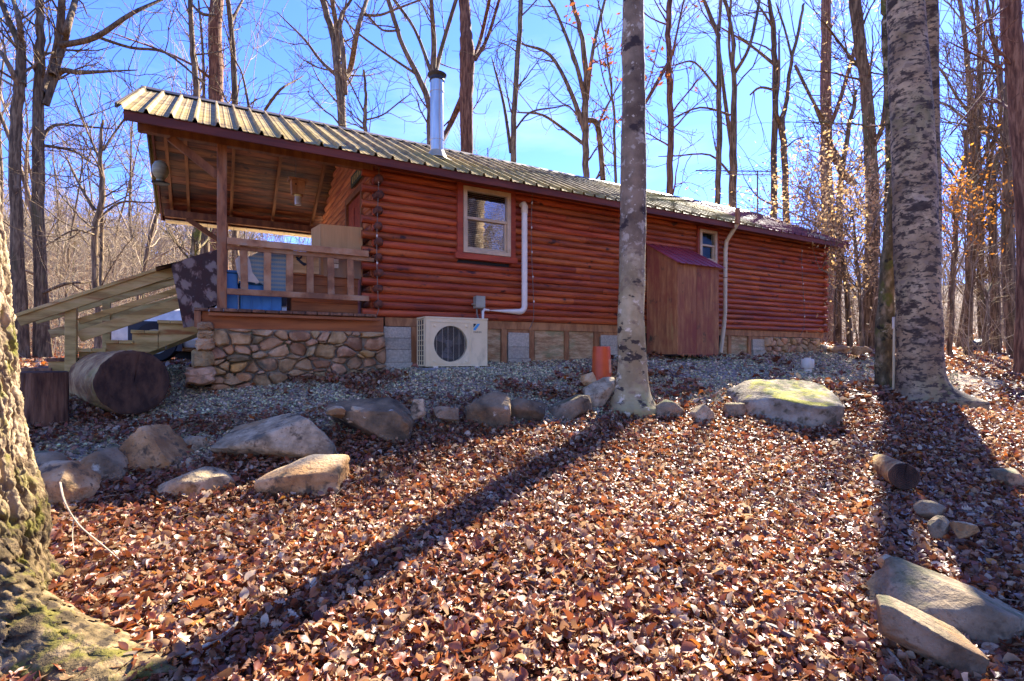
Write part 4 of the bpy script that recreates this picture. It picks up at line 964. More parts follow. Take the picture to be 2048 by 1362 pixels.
# slab at the foot of the stairs
a=SP(40,737,YS-.1); c=SP(106,737,YS-.1)
b=MB(); b.box(a[0]-.1,c[0]+.05,YS-.15,YS+1.2,a[2]-.10,a[2]-.04); mk('stepping_slab',b,M['block'],cab=True,bevel=.01,label='flat grey stepping slab at the foot of the wooden stairs',cat='paving slab')

# ================================================================ parked car behind the stairs
def car(cx,cy,ang,gz):
    r_=empty('parked_car',(cx,cy,gz),ang,label='white parked car mostly hidden behind the stairs and the porch',cat='car')
    def put(n,b,m,parent=None,**k):
        V=b.arr(); c_,s_=math.cos(ang),math.sin(ang); Wd=V.copy(); Wd[:,0]=cx+c_*V[:,0]-s_*V[:,1]; Wd[:,1]=cy+s_*V[:,0]+c_*V[:,1]; Wd[:,2]=gz+V[:,2]
        q=MB(); q.v=[Wd]; q.f=b.f; q.n=b.n; return mk(n,q,m,parent=parent or r_,**k)
    # cross-sections along the length: (x, half width, z low, z belt, z top, half width at top)
    S=[(-2.25,.60,.42,.62,.66,.52),(-2.1,.80,.28,.72,.78,.70),(-1.5,.87,.26,.80,.90,.72),(-.95,.88,.24,.86,.98,.70),(-.75,.88,.24,.88,1.02,.70),(-.1,.89,.24,.90,1.42,.56),(.6,.89,.24,.92,1.46,.56),(1.2,.88,.25,.94,1.38,.56),(1.75,.87,.27,.95,1.06,.66),(2.15,.80,.32,.90,.98,.66),(2.25,.7,.42,.8,.84,.6)]
    V=[];n=12
    for x,hw,z0,zb_,zt_,ht in S:
        ring=[(-hw*.9,z0),(-hw,z0+.12),(-hw,zb_-.08),(-hw*.97,zb_),(-ht,zt_-.03),(-ht*.8,zt_)]
        V+=[(x,y,z) for y,z in ring]+[(x,-y,z) for y,z in reversed(ring)]
    Fq=[(i*n+k,i*n+(k+1)%n,(i+1)*n+(k+1)%n,(i+1)*n+k) for i in range(len(S)-1) for k in range(n)]+[tuple(range(n-1,-1,-1)),tuple((len(S)-1)*n+k for k in range(n))]
    b=MB(); b.add(V,Fq); put('body',b,M['carpaint'],smooth=35)
    for sy in (-1,1):
        b=MB(); yy=sy*.90; b.add([(-.62,sy*.885,.93),(-.12,sy*.60,1.36),(.55,sy*.60,1.39),(.55,sy*.895,.95)],[(0,1,2,3) if sy<0 else (3,2,1,0)]); b.add([(.62,sy*.895,.95),(.62,sy*.60,1.39),(1.15,sy*.60,1.33),(1.55,sy*.86,.97)],[(0,1,2,3) if sy<0 else (3,2,1,0)]); put('side_window',b,M['dark'])
    b=MB(); b.add([(-.80,-.62,1.03),(-.80,.62,1.03),(-.16,.52,1.425),(-.16,-.52,1.425)],[(0,1,2,3)]); put('windscreen',b,M['dark'])
    for x in (-1.4,1.4):
        for sy in (-1,1):
            b=MB(); b.lathe((x,sy*.70,.33),[(.2,0),(.31,.01),(.33,.04),(.33,.17),(.31,.20),(.2,.205)],24,axis=(0,sy,0)); wh=put('wheel',b,M['tire'],smooth=40)
            b=MB(); b.lathe((x,sy*.90,.33),[(.20,0),(.20,.01),(.16,-.0),(.05,.015)],20,axis=(0,sy,0)); put('rim',b,M['greybox'],parent=wh)
        b=MB(); b.box(x-.38,x+.38,-.885,.885,.18,.66); put('wheel_arch',b,M['black'])
    for sy in (-1,1):
        b=MB(); b.box(-2.22,-2.06,sy*.68-.12,sy*.68+.12,.60,.72); put('headlight',b,M['chrome'],bevel=.03)
cc=W(395,700,9.4); car(cc[0]+.95,cc[1]+.35,R(16),h1(cc[0]+.95,cc[1]+.35))
# ================================================================ loose rocks
M['rock']=mat('fieldstone',[(.2,(.13,.10,.065)),(.5,(.25,.20,.14)),(.8,(.37,.31,.23))],scale=4,rough=.85,bump=1,bscale=34,vary=.12,offs=True,dist=.018,layers=[((.10,.08,.055),9,.56,.66,(1,1,1)),((.16,.12,.08),30,.58,.68,(1,1,1)),((.34,.18,.07),1.6,.56,.72,(1,1,1)),((.09,.11,.045),2.5,.95,1.15,(1,1,1),.55),((.5,.5,.44),6,.66,.72,(1,1,1))])
M['rockbrown']=mat('brown_fieldstone',[(.25,(.26,.15,.07)),(.5,(.44,.28,.14)),(.75,(.56,.43,.28))],scale=3.5,rough=.85,bump=.9,bscale=34,offs=True,dist=.018,vary=.1,layers=[((.10,.08,.055),9,.56,.66,(1,1,1)),((.16,.12,.08),30,.58,.68,(1,1,1)),((.52,.47,.36),3,1.0,1.25,(1,1,1),.6),((.10,.07,.045),5,.62,.72,(1,1,1))])
M['rockdark']=mat('dark_lichen_stone',[(.25,(.08,.065,.045)),(.5,(.17,.135,.09)),(.75,(.28,.21,.14))],scale=4,rough=.9,bump=1,bscale=34,dist=.018,offs=True,layers=[((.48,.49,.44),11,.64,.69,(1,1,1)),((.30,.17,.07),1.4,.58,.72,(1,1,1))])
M['rockmoss']=mat('mossy_boulder',[(.25,(.16,.14,.11)),(.5,(.28,.255,.21)),(.75,(.38,.36,.31))],scale=4,rough=.9,bump=1,bscale=34,dist=.018,layers=[((.09,.08,.05),9,.54,.66,(1,1,1)),((.27,.28,.03),3.2,.98,1.08,(1,1,1),.55),((.08,.10,.025),5,1.02,1.12,(1,1,1),.52),((.38,.36,.25),12,1.1,1.18,(1,1,1),.5)])
M['rockpale']=mat('pale_fieldstone',[(.2,(.22,.18,.12)),(.5,(.39,.33,.235)),(.8,(.54,.47,.36))],scale=8,rough=.85,bump=1,bscale=34,dist=.018,offs=True,layers=[((.10,.08,.055),9,.56,.66,(1,1,1)),((.16,.12,.08),30,.58,.68,(1,1,1)),((.12,.12,.10),5,.56,.70,(1,1,1)),((.30,.18,.08),1.5,.62,.74,(1,1,1))])
ico=None
def icosph(n):
    import bmesh
    bm=bmesh.new(); bmesh.ops.create_icosphere(bm,subdivisions=n,radius=1); V=np.array([v.co[:] for v in bm.verts]); Fq=[tuple(v.index for v in f.verts) for f in bm.faces]; bm.free(); return V,Fq
IC4=icosph(5); IC3=icosph(4); IC2=icosph(2)
def rock(px0,px1,py0,py1,d,m,label=None,group=None,seed=0,planes=(),deep=.75,p=45,rot=0,sink=.12,nplanes=14,nf=.035,big=False,name='rock',cat='rock',parent=None):
    """a faceted stone filling the given width and height when seen from the front"""
    rs=np.random.default_rng(seed+100); D,Fq=(IC4 if big else IC3)
    wd=(px1-px0)/F*d; ht=(py1-py0)/F*d*(1+sink); dp=wd*deep
    ns=[];ds=[]
    for n_ in ((1,0,0),(-1,0,0),(0,1,0),(0,-1,0),(0,0,1),(0,0,-1)): ns.append(n_); ds.append(1.0)
    for k in range(nplanes):
        n_=rs.normal(size=3); n_/=np.linalg.norm(n_); ns.append(n_); ds.append(rs.uniform(.66,.98))
    for q in planes: n_=np.array(q[:3],float); n_/=np.linalg.norm(n_); ns.append(n_); ds.append(q[3])
    ns=np.array(ns); ds=np.array(ds)
    t=np.maximum(D@ns.T,0)/ds; r=(t**p).sum(1)**(-1/p)
    V=D*r[:,None]
    V=V*(1+nf*1.2*fbm(V*1.7+seed,seed,4)[:,None]+.035*fbm(V*4+seed,seed+9,5)[:,None]+.02*fbm(V*15+seed,seed+19,4)[:,None]-.03*np.abs(fbm(V*[2,2,7]+seed,seed+4,3))[:,None])
    V/= (V.max(0)-V.min(0))/2; V-= (V.max(0)+V.min(0))/2
    V=V*[wd/2,dp/2,ht/2]
    if rot: c,s_=math.cos(rot),math.sin(rot); V=np.stack([c*V[:,0]-s_*V[:,2],V[:,1],s_*V[:,0]+c*V[:,2]],1)
    c=W((px0+px1)/2,(py0+py1)/2,d); c[2]-=ht*sink/2; c[1]+=dp*.15
    b=MB(); b.add(V+c,Fq)
    return mk(name,b,M[m],parent=parent,label=label,cat=None if parent else cat,group=group,smooth=38)
rock(228,357,850,930,4.15,'rockbrown','triangular tan rock perched on top of the left rock pile',seed=1,planes=((-.60,.05,.80,.06),(.66,.0,.75,.10),(0,-1,.30,.55)),nplanes=0,p=50,nf=.02,rot=.06)
rock(112,265,895,990,3.95,'rock','rounded mossy rock with orange side left of the triangular rock',seed=2,planes=((-.5,-.1,.8,.7),(.7,0,.7,.8)),deep=.8)
rock(262,358,915,972,4.1,'rock','dark flat rock wedged under the triangular tan rock',seed=3,nplanes=8)
rock(50,175,925,1040,3.45,'rockbrown','big tan rock half hidden behind the large left tree trunk',seed=4,planes=((.75,0,.65,.62),(0,-.3,1,.85)))
rock(60,130,905,945,3.8,'rock','small tan rock just behind the rock beside the left tree',seed=44)
rock(295,455,938,1012,3.75,'rockpale','pale grey pointed flat rock lying in the leaves at left',seed=5,planes=((-.55,0,.85,.55),(.5,-.1,.85,.78),(0,-.5,.87,.8)),rot=.03,deep=.6)
rock(427,672,833,930,4.35,'rockpale','long grey stone slab rising to the right in the rock edging',seed=6,planes=((-.42,-.25,.9,.42),(.05,-.75,.7,.85),(.7,-.1,.5,.88)),deep=.5,p=24,nplanes=5,big=True)
rock(520,684,918,998,3.85,'rockbrown','sunlit tan block rock lying in leaves below the grey slab',seed=7,planes=((0,-.35,1,.72),(-.6,0,.8,.8)),nplanes=5,p=24,deep=.6,big=True)
rock(655,827,796,874,4.9,'rockdark','dark lichen spotted boulder in the middle of the rock edging',seed=8,planes=((0,-.4,.95,.74),),nplanes=8,big=True)
rock(652,694,812,836,4.72,'rockbrown','small pinkish rock resting on the dark lichen boulder',seed=9)
rock(694,732,812,842,4.75,'rockbrown','small tan rock next to the pinkish one on the dark boulder',seed=10)
rock(350,415,872,910,4.45,'rockpale','small grey rock right of the triangular tan rock',seed=11)
rock(360,402,915,950,4.15,'rockpale','small pale rock between triangular rock and grey slab',seed=12)
rock(930,1022,783,862,5.25,'rockdark','upright rounded dark rock with tan face near the middle',seed=13,planes=((-.5,0,.85,.7),),big=True)
rock(1008,1092,796,842,5.45,'rockdark','low mossy dark rock right of the upright rounded rock',seed=14)
rock(1095,1187,790,842,5.65,'rock','grey brown rock below the white topped rock',seed=15,planes=((-.6,0,.8,.6),))
rock(1168,1232,754,808,5.95,'rockpale','white topped slanted rock at the foot of the beech trunk',seed=16,planes=((-.25,-.55,.8,.55),(.7,0,-.6,.75)),nplanes=4,p=24)
rock(1162,1194,744,772,6.1,'rockbrown','small pinkish rock beside the orange bucket',seed=17)
rock(820,852,797,835,5.0,'rockpale','small grey rock against the right end of the dark boulder',seed=18)
rock(866,918,812,840,5.1,'rock','low flat brown rock between the dark boulder and upright rock',seed=19)
rock(1310,1372,800,845,5.8,'rock','brown rock just right of the beech trunk base',seed=20,planes=((.6,0,.8,.6),))
rock(1383,1430,808,848,5.7,'rockpale','small pointed grey rock between beech trunk and mossy boulder',seed=21,planes=((-.6,0,.8,.5),(.6,0,.8,.6)))
rock(1448,1492,806,835,5.9,'rock','small rock against the left side of the mossy boulder',seed=22)
rock(1490,1700,760,872,5.9,'rockmoss','big flat topped boulder covered in bright green moss',seed=23,planes=((.05,-.30,1,.50),(.8,-.25,.25,.93),(-.85,-.2,.35,.86),(.25,-.9,-.25,.85),(-.5,-.8,-.2,.9)),nplanes=5,p=26,deep=.9,big=True,nf=.07,sink=.25)
rock(1778,2095,1150,1292,2.38,'rock','large grey and brown rock at the lower right corner',seed=24,planes=((.50,-.05,.85,.50),(-.45,-.3,.85,.62),(-.45,-.85,.25,.72),(.6,-.75,.05,.78)),nplanes=4,p=30,deep=.65,big=True,sink=.35,nf=.06)
rock(1745,1965,1232,1345,2.12,'rock','long low rock slab in front of the large lower right rock',seed=25,planes=((.1,-.2,1,.5),(-.8,0,.6,.85)),nplanes=5,p=24,rot=-.42,deep=.45,sink=-.3,big=True)
rock(1838,1898,1004,1036,3.55,'rock','small pale rock in the leaves below the fallen branch',seed=26)
rock(1858,1902,1034,1070,3.25,'rock','small brown rock near the right edge below the pale one',seed=27)
rock(1908,1956,1043,1074,3.2,'rockbrown','small reddish rock, rightmost of the little rocks in the leaves',seed=28)
rock(1760,1805,1112,1138,2.72,'rockbrown','small light brown rock just above the large lower right rock',seed=29)
rock(2000,2060,940,985,4.3,'rock','dark rock at the right edge in the leaves',seed=30)
rock(1655,1702,690,706,11.2,'rockbrown','flat tan stone on the gravel beyond the cabin corner',seed=31)
rock(1700,1745,692,708,10.6,'rockbrown','reddish flat stone between the cabin corner and the slim trunk',seed=32)
rock(1636,1662,688,706,11.3,'rock','squarish stone at the far corner of the cabin foundation',seed=33)
rock(440,487,752,768,5.75,'rockbrown','rounded loose stone on the gravel at the foot of the porch foundation',seed=34)

# ================================================================ logs, bucket, small things
M['barkred']=mat('dry_log_bark',[(.2,(.16,.08,.04)),(.5,(.36,.22,.11)),(.8,(.56,.42,.22))],scale=5,stretch=(1,1,1),rough=.9,bump=1,bscale=18,dist=.03,layers=[((.34,.29,.10),2,.52,.66,(1,1,1))])
M['cut']=mat('dark_cut_end',[(.3,(.035,.02,.014)),(.7,(.10,.055,.035))],scale=9,stretch=(1,1,.5),rough=.85,bump=.6,bscale=25)
M['stumpbark']=mat('dark_stump_bark',[(.2,(.045,.022,.014)),(.5,(.12,.06,.035)),(.8,(.24,.13,.08))],scale=7,stretch=(2.6,2.6,.35),rough=.9,bump=1,bscale=20,dist=.03)
def cutlog(p,q,r0,r1,label,name='cut_log',seed=0,n=64,cat='log',vertical=False,bm='barkred'):
    p=np.array(p,float); q=np.array(q,float); L_=np.linalg.norm(q-p); m_=40
    root=empty(name,(p+q)/2-[0,0,r0 if not vertical else L_/2],label=label,cat=cat)
    ax=(q-p)/L_; ref=np.array((0,0,1.)) if not vertical else np.array((1,0,0.)); a=np.cross(ax,ref); a/=np.linalg.norm(a); b_=np.cross(ax,a)
    th=np.arange(n)*2*math.pi/n; V=[]
    for i in range(m_):
        t=i/(m_-1); rr=r0+(r1-r0)*t
        P3=np.stack([np.cos(th)*3,np.sin(th)*3,np.full(n,t*L_*2.5)],1)
        P4=np.stack([np.cos(th)*9,np.sin(th)*9,np.full(n,t*L_*3)],1)
        rad=rr*(1+.05*fbm(P3+seed,seed,3)+.045*(np.abs(fbm(P4+seed,seed+3,3)))) 
        V.append(p+ax*L_*t+(a*np.cos(th)[:,None]+b_*np.sin(th)[:,None])*rad[:,None])
    V=np.concatenate(V); Q=QB(); i=np.arange(m_-1)[:,None]*n; k=np.arange(n)[None,:]
    Q.add(V,np.stack([i+k,i+(k+1)%n,i+n+(k+1)%n,i+n+k],-1).reshape(-1,4))
    mk('bark',Q,M[bm],parent=root)
    for end,cc,sg in ((V[:n],p,-1),(V[-n:],q,1)):
        b=MB(); rings=[end]; 
        SS=[.97,.90,.84,.78,.72,.66,.6,.53,.46,.39,.32,.24,.16,.08]; crk=np.exp(-((th-4.9+0)/.035)**2)[:,None]+np.exp(-((th-1.2)/.03)**2)[:,None]*.6
        for q_,s_ in enumerate(SS):
            rr=cc+(end-cc)*s_; rr=rr+ax*sg*(.006+(.0035 if q_%2 else -.001)*(n>0)+RNG.uniform(-.0012,.0012,(n,1))-.012*crk); rings.append(rr)
        VV=np.concatenate(rings+[np.array([cc+ax*sg*.006])]); Fq=[]
        for i2 in range(len(SS)):
            for k2 in range(n): Fq.append((i2*n+k2,i2*n+(k2+1)%n,(i2+1)*n+(k2+1)%n,(i2+1)*n+k2))
        for k2 in range(n): Fq.append((len(SS)*n+k2,len(SS)*n+(k2+1)%n,(len(SS)+1)*n))
        b.add(VV,Fq); mk('cut_end',b,M['cut'],parent=root,smooth=30)
    return root
cutlog(W(267,765,4.9),W(206,762,5.55),.293,.30,'big sawn log round lying on its side in front of the stairs',seed=2)
g=W(86,838,4.55); cutlog(g-[0,0,.05],g+[.0,0,.40],.175,.165,'upright dark stump block beside the left tree trunk',name='wood_stump',seed=5,cat='stump',vertical=True,bm='stumpbark')
cutlog(W(1808,953,4.05),W(1762,930,4.75),.10,.095,'short cut log with dark end half buried in leaves at right',seed=8)
# bucket
q=W(1203,750,6.7); q[2]=h1(q[0],q[1])-.01; bt=W(1203,693,6.7)[2]-q[2]
bk=empty('bucket',q,label='orange plastic bucket standing upside down left of the beech trunk',cat='bucket')
b=MB(); b.lathe(q,[(.128,0),(.132,0.004),(.132,.03),(.126,.034),(.124,.06),(.127,.062),(.127,.068),(.123,.07),(.112,bt*.9),(.110,bt*.97),(.106,bt),(.095,bt),(.09,bt-.012),(.0,bt-.012)],36); mk('pail',b,M['orange'],parent=bk,smooth=35)
b=MB(); V=[];k=10
for i in range(k+1):
    a=R(-52+i*5.5-0); 
    for z,r_ in ((.12,.1245),(.29,.1185)): V.append(q+[r_*math.cos(a),r_*math.sin(a),z])
b.add(V,[(2*i,2*i+2,2*i+3,2*i+1) for i in range(k)]); mk('faded_label',b,plain('faded_print',(.60,.32,.22),.6),parent=bk)
b=MB(); b.tube([q+[.135*math.cos(a),.135*math.sin(a),.02-.0*abs(a)] for a in np.linspace(R(-170),R(-10),16)],.0025,5); mk('handle',b,M['wire'],parent=bk)
# white cleanout pipe
q=W(1615,738,8.7); q[2]=h1(q[0],q[1])-.01
b=MB(); b.lathe(q,[(.062,0),(.062,.085),(.088,.09),(.097,.105),(.098,.21),(.088,.235),(.05,.242),(.048,.258),(.0,.26)],24); mk('cleanout_pipe',b,M['white'],label='short capped white plastic pipe sticking out of the gravel',cat='pipe',smooth=35)
# stake
q=W(1787,745,6.75); q[2]=h1(q[0],q[1])-.05; t=W(1788,634,6.75)[2]
sk=empty('marker_stake',q,label='thin white marker stake against the big blotched beech trunk',cat='stake')
b=MB(); b.tube([q,[q[0]+.01,q[1],t-.12]],.016,8); mk('rod',b,M['offwhite'],parent=sk)
b=MB(); x,y=q[0]+.012,q[1]; b.box(x-.026,x+.026,y-.012,y+.012,t-.15,t); mk('reflector',b,M['white'],parent=sk,bevel=.008)
# tarp covered heap far right
q=W(1962,676,17); q[2]=h1(q[0],q[1])-.05
V,Fq=IC3; V=V*(1+.22*fbm(V*2.1,4,4)[:,None]); b=MB(); b.add(V*[.48,.4,.26]+q+[0,0,.18],Fq); mk('tarp_heap',b,M['tarp'],label='dark blue tarp covered heap on the forest floor far right',cat='tarp',smooth=45)

# ================================================================ trees
M['bark']=mat('forest_bark',[(.3,(.08,.058,.038)),(.5,(.155,.115,.076)),(.75,(.27,.21,.14))],scale=9,stretch=(2.2,2.2,.35),rough=.9,bump=1,dist=.03,offs=True,vary=.22,layers=[((.12,.13,.06),1.2,.6,.75,(1,1,.5)),((.26,.25,.22),3,.63,.72,(1,1,.5))])
M['barkbrown']=mat('brown_bark',[(.3,(.09,.045,.03)),(.5,(.17,.09,.06)),(.75,(.28,.165,.11))],scale=9,stretch=(2.2,2.2,.3),rough=.9,bump=1,dist=.03,offs=True,vary=.2)
M['beech']=mat('pale_beech_bark',[(.3,(.26,.22,.125)),(.5,(.38,.33,.20)),(.7,(.50,.45,.30))],scale=2.5,stretch=(1,1,.8),rough=.8,bump=.35,bscale=30,dist=.01,layers=[((.26,.27,.11),1.3,.52,.68,(1,1,.6)),((.24,.19,.13),7,.54,.64,(1,1,1.6)),((.055,.045,.035),4.6,.565,.60,(1,1,1.9)),((.62,.59,.48),9,.60,.66,(1,1,1.2))])
M['beechup']=mat('grey_beech_bark',[(.3,(.11,.08,.055)),(.5,(.19,.145,.10)),(.7,(.29,.225,.16))],scale=2.5,stretch=(1,1,.8),rough=.8,bump=.35,bscale=30,dist=.01,layers=[((.44,.40,.34),7,.57,.63,(1,1,1.2)),((.05,.035,.03),2.6,.57,.62,(1,1,1.5)),((.56,.53,.46),15,.62,.66,(1,1,1.0))])
M['beechbig']=mat('blotched_beech_bark',[(.3,(.22,.165,.105)),(.5,(.35,.275,.18)),(.7,(.48,.395,.27))],scale=2,stretch=(1,1,.8),rough=.85,bump=.5,bscale=28,dist=.015,layers=[((.12,.13,.06),1.1,.50,.66,(1,1,.6)),((.40,.34,.27),3.0,.56,.66,(1,1,2.2)),((.05,.038,.03),3.6,.53,.60,(1,1,1.9)),((.07,.055,.045),10,.51,.58,(1,1,2.2)),((.25,.20,.15),6,.55,.64,(1,1,2.2)),((.05,.04,.035),12,.60,.64,(1,1,1.4))])
M['mossbark']=mat('mossy_bark',[(.2,(.05,.04,.025)),(.5,(.12,.10,.055)),(.8,(.30,.25,.17))],scale=9,stretch=(1,1,.5),rough=.95,bump=1,bscale=25,dist=.02,layers=[((.11,.125,.03),4,.52,.62,(1,1,.7)),((.38,.36,.28),6,.60,.66,(1,1,1)),((.03,.03,.02),7,.57,.64,(1,1,1))])
M['twig']=mat('pale_twigs',[(.3,(.21,.165,.125)),(.7,(.38,.32,.25))],scale=1,rough=.85,bump=0,vary=.2)
M['brush']=mat('dry_brush',[(.3,(.22,.18,.145)),(.5,(.33,.285,.225)),(.7,(.44,.39,.31))],scale=.15,rough=.9,bump=0,coord='Object')
trng=np.random.default_rng(21)
def smoothpath(P,r,k=4):
    P=np.asarray(P,float); r=np.asarray(r,float); n=len(P)
    if n<3: 
        t=np.linspace(0,1,k+2); return P[0]+(P[1]-P[0])*t[:,None],r[0]+(r[1]-r[0])*t
    out=[];ro=[]
    for i in range(n-1):
        p0=P[max(i-1,0)];p1=P[i];p2=P[i+1];p3=P[min(i+2,n-1)]
        for t in np.arange(k)/k:
            out.append(.5*((2*p1)+(-p0+p2)*t+(2*p0-5*p1+4*p2-p3)*t*t+(-p0+3*p1-3*p2+p3)*t**3)); ro.append(r[i]+(r[i+1]-r[i])*t)
    out.append(P[-1]); ro.append(r[-1]); return np.array(out),np.array(ro)
def twigs(qb,p,d,Ln,r,lvl,rg,up=.25,minr=.004,sides=(6,5,3,3),kids=(5,5,4,0),tips=None):
    nseg=6 if lvl<2 else 4
    P=[p]; cur=p.copy(); dd=d.copy()
    for i in range(nseg):
        dd=dd+rg.normal(size=3)*.16+np.array((0,0,up*.22)); dd/=np.linalg.norm(dd); cur=cur+dd*Ln/nseg; P.append(cur)
    P=np.array(P); rr=np.linspace(r,max(r*.28,minr),nseg+1)
    qb.tube(P,rr,sides[min(lvl,3)])
    if tips is not None and lvl>=2: tips.append(P[-1]); tips.append(P[len(P)//2])
    if lvl>=3 or r<minr*1.2: return
    nk=kids[lvl]
    for k in range(nk):
        t=rg.uniform(.25,1); i=min(int(t*nseg),nseg-1); q=P[i]+(P[i+1]-P[i])*(t*nseg-i)
        ax=P[i+1]-P[i]; ax/=np.linalg.norm(ax); v=rg.normal(size=3); v-=ax*v.dot(ax); v/=np.linalg.norm(v)
        a=rg.uniform(.45,.95); nd=ax*math.cos(a)+v*math.sin(a)
        twigs(qb,q,nd,Ln*rg.uniform(.38,.62),max(rr[i]*.55,minr),lvl+1,rg,up,minr,sides,kids,tips)
def tree(label,trunk,d,forks=(),m='bark',seed=0,group=None,name='bare_tree',ntw=14,twl=1.6,twstart=.35,zext=2.5,sides=14,flare=1.35,top=True,ddepth=0,tm=None,foliage=None,kids=(5,5,4,0)):
    """trunk and forks: lists of (px, py, width px); depth d metres"""
    rg=np.random.default_rng(seed+500)
    base=W(trunk[0][0],trunk[0][1],d); gz=h1(base[0],base[1]); base=np.array((base[0],base[1],gz-.12))
    root=empty(name,(base[0],base[1],gz),label=label,cat='tree',group=group)
    P=[];r=[]
    if W(trunk[0][0],trunk[0][1],d)[2]>gz+.5:
        # the path starts above the ground: run it down
        dx=(trunk[1][0]-trunk[0][0])/(trunk[1][1]-trunk[0][1]+1e-6); pyg=HZ+(ZC-gz)*F/d
        w0=trunk[0][2]*1.12; b_=W(trunk[0][0]+dx*(pyg-trunk[0][1])*.5,pyg,d); P.append(b_-[0,0,.12]); r.append(w0/2/F*d*flare); P.append(b_+[0,0,.45]); r.append(w0/2/F*d)
    for k,(a,b_,w_) in enumerate(trunk):
        q=W(a,b_,d+ddepth*k); 
        if k==0 and not P: P.append(q-[0,0,.15]); r.append(w_/2/F*d*flare)
        else: P.append(q); r.append(w_/2/F*d)
    if top and trunk[-1][1]<30:
        e=P[-1]-P[-2]; e/=np.linalg.norm(e); P.append(P[-1]+e*zext); r.append(r[-1]*.75)
    Ps,rs_=smoothpath(P,r,5)
    Ps=Ps+rg.normal(size=Ps.shape)*[.012,.012,0]*min(1,d/12)
    q=QB(); q.tube(Ps,rs_,sides); mk('trunk',q,M[m],parent=root)
    q=QB(); tips=[]
    lines=[(Ps,rs_,True)]
    for fk in forks:
        fp_=[W(a,b_,d+(rg.uniform(-.6,.6) if i else 0)) for i,(a,b_,w_) in enumerate(fk)]; fr_=[w_/2/F*d for a,b_,w_ in fk]
        if fk[-1][1]<30 or fk[-1][1]<fk[0][1]: e=fp_[-1]-fp_[-2]; e/=np.linalg.norm(e); fp_.append(fp_[-1]+e*(zext if fk[-1][1]<30 else .5)); fr_.append(fr_[-1]*.5)
        a,b_=smoothpath(fp_,fr_,4); q.tube(a,b_,8); lines.append((a,b_,False))
    for a,b_,isT in lines:
        n_=max(4,int(ntw*(.62 if not foliage else 1))) if isT else max(3,int(ntw*.35)); 
        for k in range(n_):
            t=rg.uniform(twstart if isT else .2,1)
            i=min(int(t*(len(a)-1)),len(a)-2); ax=a[i+1]-a[i]; ax/=np.linalg.norm(ax)+1e-9; v=rg.normal(size=3); v-=ax*v.dot(ax); v/=np.linalg.norm(v); an=rg.uniform(.5,1.1)
            twigs(q,a[i],ax*math.cos(an)+v*math.sin(an),twl*rg.uniform(.6,1.4),min(b_[i]*.28,.028)+.005,1,rg,minr=.0035+.0002*d,kids=kids if foliage else (4,4,3,0),tips=tips)
    if q.n: mk('crown',q,M[tm or m],parent=root)
    if foliage:
        leafclumps(root,tips,foliage,rg,d)
    return root,tips
def leafclumps(root,tips,spec,rg,d):
    n,size,mt,spread=spec
    if not tips: return
    T=np.array(tips); c=T[rg.integers(0,len(T),n)]+rg.normal(size=(n,3))*spread
    a=rg.normal(size=(n,3)); a/=np.linalg.norm(a,axis=1)[:,None]; v=rg.normal(size=(n,3)); v-=a*(v*a).sum(1)[:,None]; v/=np.linalg.norm(v,axis=1)[:,None]; s_=size*rg.uniform(.6,1.3,(n,1)); nn_=np.cross(a,v)
    V=np.stack([c-a*s_,c+v*s_*.45+nn_*s_*.15,c+a*s_,c-v*s_*.45+nn_*s_*.15],1).reshape(-1,3); Q=QB(); Q.add(V,np.arange(4*n).reshape(-1,4)); mk('foliage',Q,M[mt],parent=root)
M['goldleaf']=mat('dry_gold_beech_leaf',[(.3,(.55,.36,.17)),(.5,(.68,.50,.28)),(.7,(.76,.62,.42))],scale=3,rough=.6,bump=0,trans=.5)
M['orangeleaf']=mat('orange_leaf',[(.3,(.55,.22,.04)),(.7,(.72,.36,.07))],scale=3,rough=.6,bump=0,trans=.5)
M['brownleaf']=mat('brown_hanging_leaf',[(.3,(.20,.07,.03)),(.7,(.38,.15,.06))],scale=3,rough=.6,bump=0,trans=.4)
# ---- trees behind the cabin, left to right (drawn trunks)
tree('dark trunk forking high, nearest the left edge behind the big bark tree',[(42,735,24),(34,470,20),(32,250,19),(40,165,18),(38,90,12),(5,10,10)],13,[[(44,170,15),(44,110,13),(38,40,10),(20,-20,8)],[(40,180,10),(12,120,9),(-20,80,7)]],seed=1)
tree('straight dark trunk with pale right side, second from the left edge',[(88,728,24),(80,560,21),(76,330,20),(78,160,17),(80,60,14),(80,-10,13)],13.4,[[(82,190,20),(100,165,22),(118,90,18),(124,0,12)],[(105,150,14),(128,85,13),(135,55,12),(152,-5,10)],[(122,90,12),(190,75,10),(262,28,8),(330,-4,5)],[(92,210,12),(118,145,12),(160,145,9),(230,142,4)],[(190,72,7),(260,95,6),(330,105,5),(400,160,4)],[(80,285,9),(110,250,6),(190,255,4)],[(80,290,7),(140,300,5),(180,320,4)],[(78,590,6),(130,568,6),(170,565,4)]],seed=2,ntw=10)
tree('crooked slim tree in front of the brushy hill left of the porch',[(200,690,13),(192,560,11),(190,460,11),(205,395,11),(200,300,7),(207,240,4)],11.5,[[(190,420,7),(165,380,6),(140,330,4)],[(200,320,6),(178,270,4),(150,200,3)],[(207,300,5),(240,250,4),(280,200,3)],[(195,440,5),(240,405,5),(290,405,3)],[(190,470,4),(150,460,3),(110,480,3)],[(200,660,8),(204,480,7),(203,380,5)]],seed=3,ntw=22,twl=1.2)
tree('thin dark trunk rising behind the porch roof, left of the broad one',[(398,300,12),(393,195,12),(385,90,10),(380,-5,9)],16,[[(385,10,5),(405,28,6),(430,30,6)]],seed=4,ntw=12)
tree('broad brown trunk with vines rising behind the porch roof',[(436,310,30),(433,190,27),(430,80,25),(433,-10,24)],17,[[(425,160,6),(385,130,5),(320,100,4),(250,75,3)]],m='barkbrown',seed=5,ntw=12)
